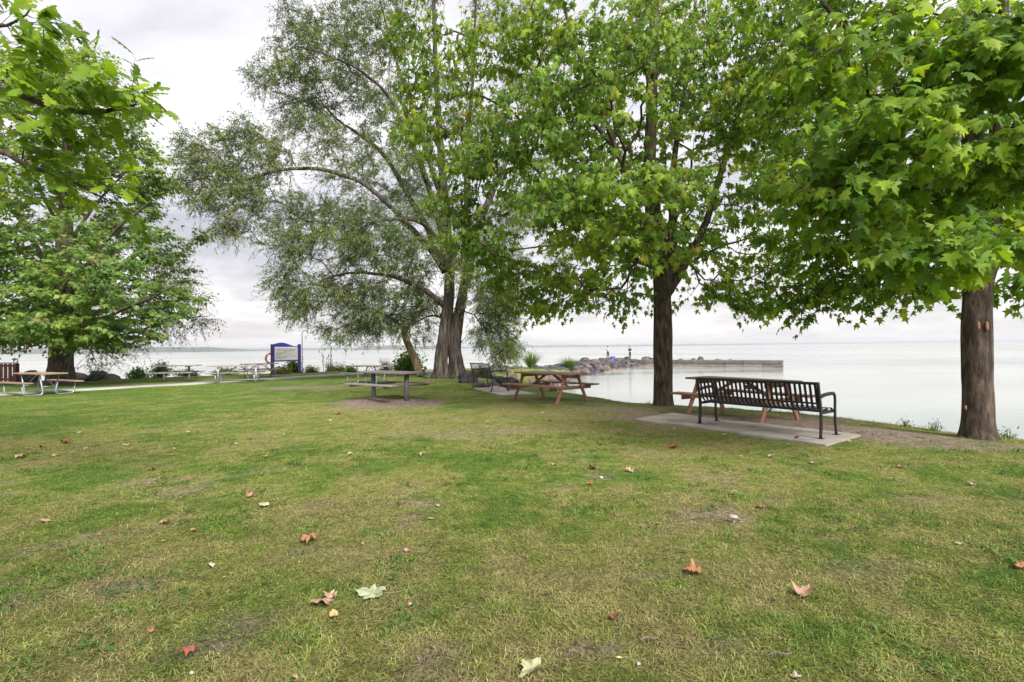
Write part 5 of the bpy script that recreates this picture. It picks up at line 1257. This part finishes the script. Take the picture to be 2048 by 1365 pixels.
# ------------------------------------------------------------------ people on the breakwater
def skin_mesh(name, parent, verts, edges, radii, mat, root=0):
    me = bpy.data.meshes.new(name); me.from_pydata(verts, edges, []); me.materials.append(mat)
    o = link(name, me, None, parent)
    md = o.modifiers.new('skin', 'SKIN'); md.use_smooth_shade = True
    for i, r_ in enumerate(radii): me.skin_vertices[0].data[i].radius = r_ if isinstance(r_, tuple) else (r_, r_)
    me.skin_vertices[0].data[root].use_root = True
    s = o.modifiers.new('subdivision', 'SUBSURF'); s.levels = 1; s.render_levels = 2
    return o
def person(loc, rz, label, top, bottom, arms):
    root = empty('person', loc, rz, label, 'person', 'people fishing from the breakwater')
    sh, el, ha = 0.19, arms['el'], arms['ha']
    V = [(0, 0, 0.95), (0, 0, 1.15), (0, 0.01, 1.38), (0, 0.01, 1.48), (0, 0.0, 1.56), (0, -0.02, 1.64), (0, -0.01, 1.70)]
    Rr = [(0.10, 0.06), (0.09, 0.06), (0.10, 0.06), 0.055, 0.07, (0.078, 0.095), (0.06, 0.075)]
    E = [(0, 1), (1, 2), (2, 3), (3, 4), (4, 5), (5, 6)]
    for s in (-1, 1):
        b = len(V)
        V += [(s * sh, 0.01, 1.38), (s * el[0], el[1], el[2]), (s * ha[0], ha[1], ha[2]), (s * (ha[0] - 0.05), ha[1] - 0.07, ha[2] + 0.03)]
        Rr += [0.04, 0.03, 0.028, 0.028]; E += [(2, b), (b, b + 1), (b + 1, b + 2), (b + 2, b + 3)]
        b = len(V)
        V += [(s * 0.09, 0, 0.86), (s * 0.11, -0.01, 0.48), (s * 0.12, 0.02, 0.08), (s * 0.13, -0.12, 0.035)]
        Rr += [0.085, 0.055, 0.042, 0.035]; E += [(0, b), (b, b + 1), (b + 1, b + 2), (b + 2, b + 3)]
    skin_mesh('body', root, V, E, Rr, M['skin'])
    g = 1.18
    tv, te, tr_ = [V[0], V[1], V[2]], [(0, 1), (1, 2)], [(0.18, 0.14), (0.18, 0.135), (0.20, 0.14)]
    for s, b in ((-1, 7), (1, 15)):
        q = len(tv); tv += [V[b], V[b + 1], V[b + 2]]; te += [(2, q), (q, q + 1), (q + 1, q + 2)]; tr_ += [0.085, 0.068, 0.056]
    skin_mesh('shirt', root, tv, te, tr_, top)
    tv, te, tr_ = [(0, 0, 0.98), (0, 0, 0.90)], [(0, 1)], [(0.165, 0.12), (0.17, 0.125)]
    for b in (11, 19):
        q = len(tv); tv += [V[b], V[b + 1], (V[b + 2][0], V[b + 2][1], 0.09)]; te += [(1, q), (q, q + 1), (q + 1, q + 2)]; tr_ += [0.105, 0.078, 0.066]
    skin_mesh('trousers', root, tv, te, tr_, bottom)
    for b in (13, 21):
        x = V[b][0]; o = link('shoe', blob_mesh('shoe', (0.05, 0.13, 0.05), M['dark_cloth']), None, root); o.location = (x, -0.04, 0.035)
    o = link('hair', blob_mesh('hair', (0.09, 0.105, 0.095), M['hair'], 3, 2, 0.03), None, root); o.location = (0, 0.012, 1.69)
    for s in (-1, 1):
        o = link('ear', blob_mesh('ear', (0.014, 0.022, 0.032), M['skin']), None, root); o.location = (s * 0.088, -0.01, 1.635)
    o = link('nose', blob_mesh('nose', (0.014, 0.02, 0.024), M['skin']), None, root); o.location = (0, -0.118, 1.63)
    return root
for px, dpt, rz, lb, top, bot, arms, zt in ((1216, 76.0, R(150), 'person in pale top and dark trousers standing on the breakwater rocks', M['shirt'], M['dark_cloth'], dict(el=(0.30, -0.05, 1.16), ha=(0.13, -0.24, 1.28)), 716.0),
                                       (1260, 76.5, R(205), 'person dressed all in dark standing on a rock where the pier begins', M['dark_cloth'], M['dark_cloth'], dict(el=(0.25, 0.0, 1.14), ha=(0.12, -0.22, 1.1)), 716.3)):
    fpt = at(px, zt, dpt)
    person(fpt, rz, lb, top, bot, arms)
    boulder((fpt.x, fpt.y, fpt.z - 0.42), 0.72, 'rock_pink' if px < 1240 else 'rock_grey', rs, 'boulder under the feet of the person in the pale top' if px < 1240 else 'dark boulder under the feet of the person in dark', 'boulders people stand on', 0.62)
cb = at(1226, 716.5, 75.5)
cbx = empty('cooler_box', (cb.x, cb.y, cb.z - 0.22), R(20), 'blue plastic box on the rocks between the two people', 'box')
beam('tub', cbx, (-0.28, 0, 0.2), (0.28, 0, 0.2), 0.36, 0.34, M['cooler'], bev=0.03); beam('lid', cbx, (-0.30, 0, 0.41), (0.30, 0, 0.41), 0.40, 0.07, M['cooler'], bev=0.02)
boulder((cb.x, cb.y, cb.z - 0.5), 0.7, 'rock_grey', rs, 'grey boulder under the blue plastic box', 'boulders people stand on', 0.5)

# ------------------------------------------------------------------ fallen leaves
LEAF_C = {'pink': (0.42, 0.255, 0.19), 'tan': (0.40, 0.29, 0.195), 'cream': (0.48, 0.41, 0.30), 'white': (0.42, 0.39, 0.34), 'orange': (0.36, 0.16, 0.085), 'red': (0.26, 0.07, 0.05), 'darkred': (0.12, 0.04, 0.033),
          'brown': (0.26, 0.14, 0.08), 'palegreen': (0.33, 0.38, 0.24), 'yellowgreen': (0.43, 0.45, 0.25), 'yellow': (0.48, 0.35, 0.15)}
EDGE_C = {'pink': 'red', 'tan': 'pink', 'orange': 'red', 'yellow': 'orange', 'palegreen': 'yellowgreen'}
def subdiv(V, Fc):
    V = list(map(tuple, V)); cache = {}; out = []
    def mid(a, b):
        k = (min(a, b), max(a, b))
        if k not in cache: V.append(tuple((np.array(V[a]) + np.array(V[b])) / 2)); cache[k] = len(V) - 1
        return cache[k]
    for a, b, c in Fc:
        x, y, z = mid(a, b), mid(b, c), mid(c, a); out += [(a, x, z), (x, b, y), (z, y, c), (x, y, z)]
    return np.array(V, float), np.array(out)
FINE = {'maple': subdiv(*MAPLE_HI), 'oak': OAK, 'oval': subdiv(*OVAL)}
def fallen(px, py, wpx, kind, colr, label=None, rot=None, curl=0.35, group=None):
    rs = np.random.RandomState(int(px * 7 + py)); g = gp(px, py); d = g.y
    tm = FINE[kind] if wpx > 15 else {'maple': MAPLE_HI, 'oak': OAK, 'oval': OVAL}[kind]; V = tm[0].copy(); V[:, 1] -= 0.42; V[:, 0] *= 0.85 + 0.3 * rs.rand(); V[:, 0] += 0.12 * rs.randn() * V[:, 1]
    size = 0.88 * wpx * d / F / (1.0 if kind == 'maple' else 0.9)
    c = np.tile(np.array(LEAF_C[colr]), (len(V), 1)); r_ = np.hypot(V[:, 0], V[:, 1])
    ec = np.array(LEAF_C[EDGE_C.get(colr, colr)]); c = c + (ec - c) * (np.clip(r_ - 0.3, 0, 1) * 1.1 * rs.rand(len(V)))[:, None]
    bl = sstep(0.55, 0.8, vnoise(V[:, 0] * 7 + py, V[:, 1] * 7 + px))[:, None]; c = c * (1 - 0.5 * bl) + np.array([0.14, 0.075, 0.045]) * 0.5 * bl
    c = c * (0.8 + 0.4 * rs.rand(len(V), 1))
    V[:, 2] = curl * (V[:, 0] ** 2 * (1.2 + rs.rand()) + 0.7 * V[:, 1] ** 2 * rs.rand() ) * (1 if rs.rand() > 0.4 else -0.7) + (vnoise(V[:, 0] * 4 + px, V[:, 1] * 4 + py) - 0.5) * 0.35 + rs.randn(len(V)) * 0.015 + 0.12 * V[:, 1] * (rs.rand() - .3)
    V[:, 2] -= V[:, 2].min()
    V *= size
    name = 'fallen_leaf'
    st = np.array([(0, -0.42 * size, 0.02), (0.06 * size, -0.75 * size, 0.012), (0.2 * size, -1.05 * size, 0.02)])
    a = Acc(); a.add(V, tm[1], c)
    if wpx > 17:
        tv, tf = tube_arrays(cat_rom(st, 6), 0.0011 + 0.004 * size, 4); a.add(tv, tf, c.mean(0) * 0.7)
    o = link(name, a.mesh(name, M['dry']))
    o.location = (g.x, g.y, float(land_z(g.x, g.y)) + 0.012)
    if in_poly(g.x, g.y, SLAB1): o.location.z = 0.034
    o.rotation_euler = ((rs.rand() - .5) * 0.3, (rs.rand() - .5) * 0.3, rs.rand() * 6.28 if rot is None else rot)
    tag(o, label or {'white': 'tiny whitish leaf scrap lying on the lawn'}.get(colr, 'small %s fallen leaf lying on the lawn' % {'darkred': 'dark red', 'palegreen': 'pale green', 'yellowgreen': 'yellow-green'}.get(colr, colr)) + (' in the foreground' if py > 1050 else ' in the middle distance' if py > 900 else ' in the far part') + (', left side' if px < 600 else ', centre' if px < 1350 else ', right side'), 'leaf', group or 'small fallen leaves on the lawn')
BG = 'large fallen leaves in the foreground'
for a_ in ((640, 1213, 50, 'maple', 'pink', 'large pink maple leaf lying left of a pale green one', 2.6, 0.3), (657, 1195, 30, 'maple', 'tan', 'smaller brownish-pink leaf touching the large pink maple leaf', 1.0, 0.5), (668, 1234, 32, 'oval', 'yellow', 'curled yellow leaf just below the pink pair', 0.4, 1.2),
           (740, 1192, 66, 'maple', 'palegreen', 'large pale green lobed leaf lying underside up', 1.45, 0.12), (1062, 1346, 62, 'maple', 'yellowgreen', 'pale yellow-green maple leaf at the bottom edge of the picture', 0.6, 0.15), (1385, 1147, 38, 'maple', 'orange', 'bright orange maple leaf on the right foreground lawn', 1.2, 0.7),
           (1610, 1192, 52, 'maple', 'pink', 'large curled pink leaf with red edges on the right foreground lawn', -0.8, 0.9), (1228, 1240, 26, 'maple', 'red', 'crumpled red leaf standing up near the bottom middle', 0.2, 1.3), (618, 1088, 36, 'maple', 'orange', 'orange-pink curled leaf above the pink pair', 1.8, 0.8),
           (372, 1314, 34, 'maple', 'red', 'red and cream crumpled leaf at lower left', 2.2, 1.1), (388, 1063, 22, 'oval', 'pink', 'folded pink leaf on the left foreground lawn', 0.8, 1.0), (328, 1047, 22, 'maple', 'pink', 'small curled pink leaf left of a folded one', 2.0, 0.9), (530, 1015, 28, 'oval', 'cream', 'cream curled leaf above the brown stubble tuft', 1.5, 0.9),
           (502, 994, 22, 'maple', 'pink', 'pink leaf just above the cream curled one', 0.3, 0.8), (88, 1043, 28, 'oval', 'pink', 'flat pink leaf near the left edge', 1.7, 0.5), (303, 1269, 18, 'maple', 'orange', 'small orange leaf at lower left above the red crumpled one', 0.1, 1.2), (815, 1105, 18, 'oval', 'pink', 'round pinkish leaf in the middle foreground', 0.9, 1.0),
           (2041, 1141, 24, 'maple', 'orange', 'orange-brown leaf at the right edge of the picture', 1.4, 0.8), (128, 889, 20, 'maple', 'red', 'bright red leaf on the lawn at left', 1.5, 0.6), (1346, 897, 22, 'maple', 'red', 'bright red leaf in front of the bench pad', 1.3, 0.6), (1184, 939, 22, 'maple', 'darkred', 'dark red crumpled leaf in the middle of the lawn', 0.7, 0.9)):
    fallen(*a_[:6], rot=a_[6], curl=a_[7], group=BG)
for a_ in ((821, 1213, 14, 'maple', 'tan'), (1469, 992, 20, 'maple', 'tan'), (1523, 1018, 18, 'maple', 'brown'), (1945, 973, 16, 'maple', 'tan'), (1803, 937, 20, 'maple', 'brown'), (1626, 931, 16, 'oval', 'cream'), (1543, 916, 24, 'oval', 'cream'), (1261, 944, 20, 'maple', 'tan'),
           (1180, 971, 18, 'maple', 'orange'), (1110, 932, 16, 'oval', 'cream'), (845, 912, 18, 'maple', 'tan'), (700, 911, 18, 'oval', 'cream'), (875, 1014, 13, 'oval', 'white'), (862, 1040, 15, 'oval', 'cream'), (160, 866, 11, 'oval', 'white'), (252, 893, 16, 'oval', 'cream'), (500, 879, 14, 'maple', 'brown'), (569, 872, 18, 'oval', 'white'),
           (530, 917, 12, 'maple', 'pink'), (555, 902, 12, 'maple', 'pink'), (42, 917, 24, 'oval', 'tan'), (58, 901, 14, 'oval', 'pink'), (85, 899, 18, 'oval', 'brown'), (110, 912, 12, 'oval', 'cream'), (172, 899, 12, 'oval', 'cream'), (148, 918, 8, 'oval', 'red'), (302, 942, 18, 'maple', 'brown'), (375, 964, 14, 'oval', 'brown'), (423, 1134, 20, 'oval', 'cream'), (448, 1159, 10, 'oval', 'pink'),
           (1450, 872, 16, 'oval', 'tan'), (678, 829, 14, 'maple', 'red'), (383, 1353, 18, 'oval', 'white'), (1278, 1331, 14, 'oval', 'white'), (1240, 1322, 18, 'oval', 'yellowgreen'), (973, 846, 10, 'oval', 'white'), (1100, 845, 12, 'oval', 'white'), (890, 878, 10, 'oval', 'white'), (763, 876, 10, 'maple', 'orange'),
           (660, 842, 10, 'oval', 'white'), (1202, 957, 12, 'oval', 'white'), (1236, 905, 12, 'maple', 'brown'), (1222, 997, 10, 'oval', 'tan'), (326, 1083, 14, 'oval', 'cream'), (205, 1068, 18, 'oval', 'brown'), (1919, 1092, 16, 'oval', 'white'), (1484, 916, 12, 'oval', 'white'), (376, 865, 12, 'oval', 'white'), (120, 858, 10, 'oval', 'cream'), (210, 843, 8, 'oval', 'white'), (590, 1358, 14, 'maple', 'tan'), (1592, 1358, 22, 'maple', 'cream'), (1570, 1070, 9, 'oval', 'tan'), (1700, 885, 10, 'oval', 'white'), (1348, 861, 14, 'oval', 'tan'), (1290, 846, 8, 'oval', 'tan'), (1780, 885, 10, 'oval', 'tan'), (1085, 828, 8, 'oval', 'white'), (540, 845, 9, 'maple', 'red'), (350, 900, 8, 'oval', 'tan'), (345, 912, 10, 'maple', 'pink'), (471, 890, 9, 'oval', 'white'), (725, 1092, 8, 'oval', 'white')):
    fallen(*a_)
fallen(1505, 858, 12, 'oval', 'red', 'small red leaf lying on the concrete pad under the black bench', group='leaves on the bench pad')
fallen(1594, 881, 16, 'oval', 'red', 'red leaf near the front edge of the bench pad', group='leaves on the bench pad')

# mushroom and twigs
g = gp(1467, 1046); mz = float(land_z(g.x, g.y))
mu_ = empty('mushroom', (g.x, g.y, mz), 0, 'pale capped mushroom standing in the right foreground lawn', 'mushroom')
pipe('stalk', mu_, [(0, 0, -0.01), (0.004, 0, 0.02), (0, 0, 0.045)], 0.008, M['cap'], 8)
o = link('cap', blob_mesh('cap', (0.036, 0.036, 0.014), M['cap'], 1, 3, 0.05), None, mu_); o.location = (0, 0, 0.05)
rs = np.random.RandomState(19)
for px, py, ln, ang, lb in ((1560, 1324, 0.13, 0.1, 'dark bark strip lying on the lawn at lower right'), (1355, 1108, 0.17, -0.2, 'dry twig on the right foreground lawn above the orange leaf'), (1300, 1290, 0.10, 0.15, 'thin twig right of the crumpled red leaf'), (60, 1105, 0.16, 0.4, 'thin twig near the left edge of the lawn'), (855, 1325, 0.05, 1.1, 'short tan wood chip at the bottom middle'), (520, 890, 0.3, 0.1, 'twig lying on the lawn left of the white leaf'), (1420, 853, 0.25, 0.05, 'twig lying on the bench pad')):
    g = gp(px, py); z = 0.038 if in_poly(g.x, g.y, SLAB1) else float(land_z(g.x, g.y)) + 0.03
    tw = tag(pipe('twig', None, [(-ln / 2, 0, 0), (-ln * .1, 0.008, 0.008), (ln * .2, -0.006, 0.004), (ln / 2, 0.01, 0)], 0.004 + 0.003 * (ln > .2), M['twig'], 5), lb, 'twig', 'twigs on the lawn')
    tw.location = (g.x, g.y, z); tw.rotation_euler = (0, 0, ang)

# ------------------------------------------------------------------ air over the lake
hz_m = bpy.data.materials.new('haze'); hz_m.use_nodes = True; t = hz_m.node_tree; t.nodes.clear()
ho_ = t.nodes.new('ShaderNodeOutputMaterial'); pvn = t.nodes.new('ShaderNodeVolumePrincipled')
pvn.inputs['Color'].default_value = (0.90, 0.94, 1.0, 1); pvn.inputs['Density'].default_value = 0.00016; pvn.inputs['Anisotropy'].default_value = 0.2
t.links.new(pvn.outputs[0], ho_.inputs['Volume'])
bm = bmesh.new(); bmesh.ops.create_cube(bm, size=1.0)
for v in bm.verts: v.co = Vector((v.co.x * 19000, 4200 + v.co.y * 12400, -5.2 if v.co.z < 0 else 62))
tag(link('haze', bm_mesh('haze', bm, hz_m)), 'thin pale haze over the lake', kind='stuff')
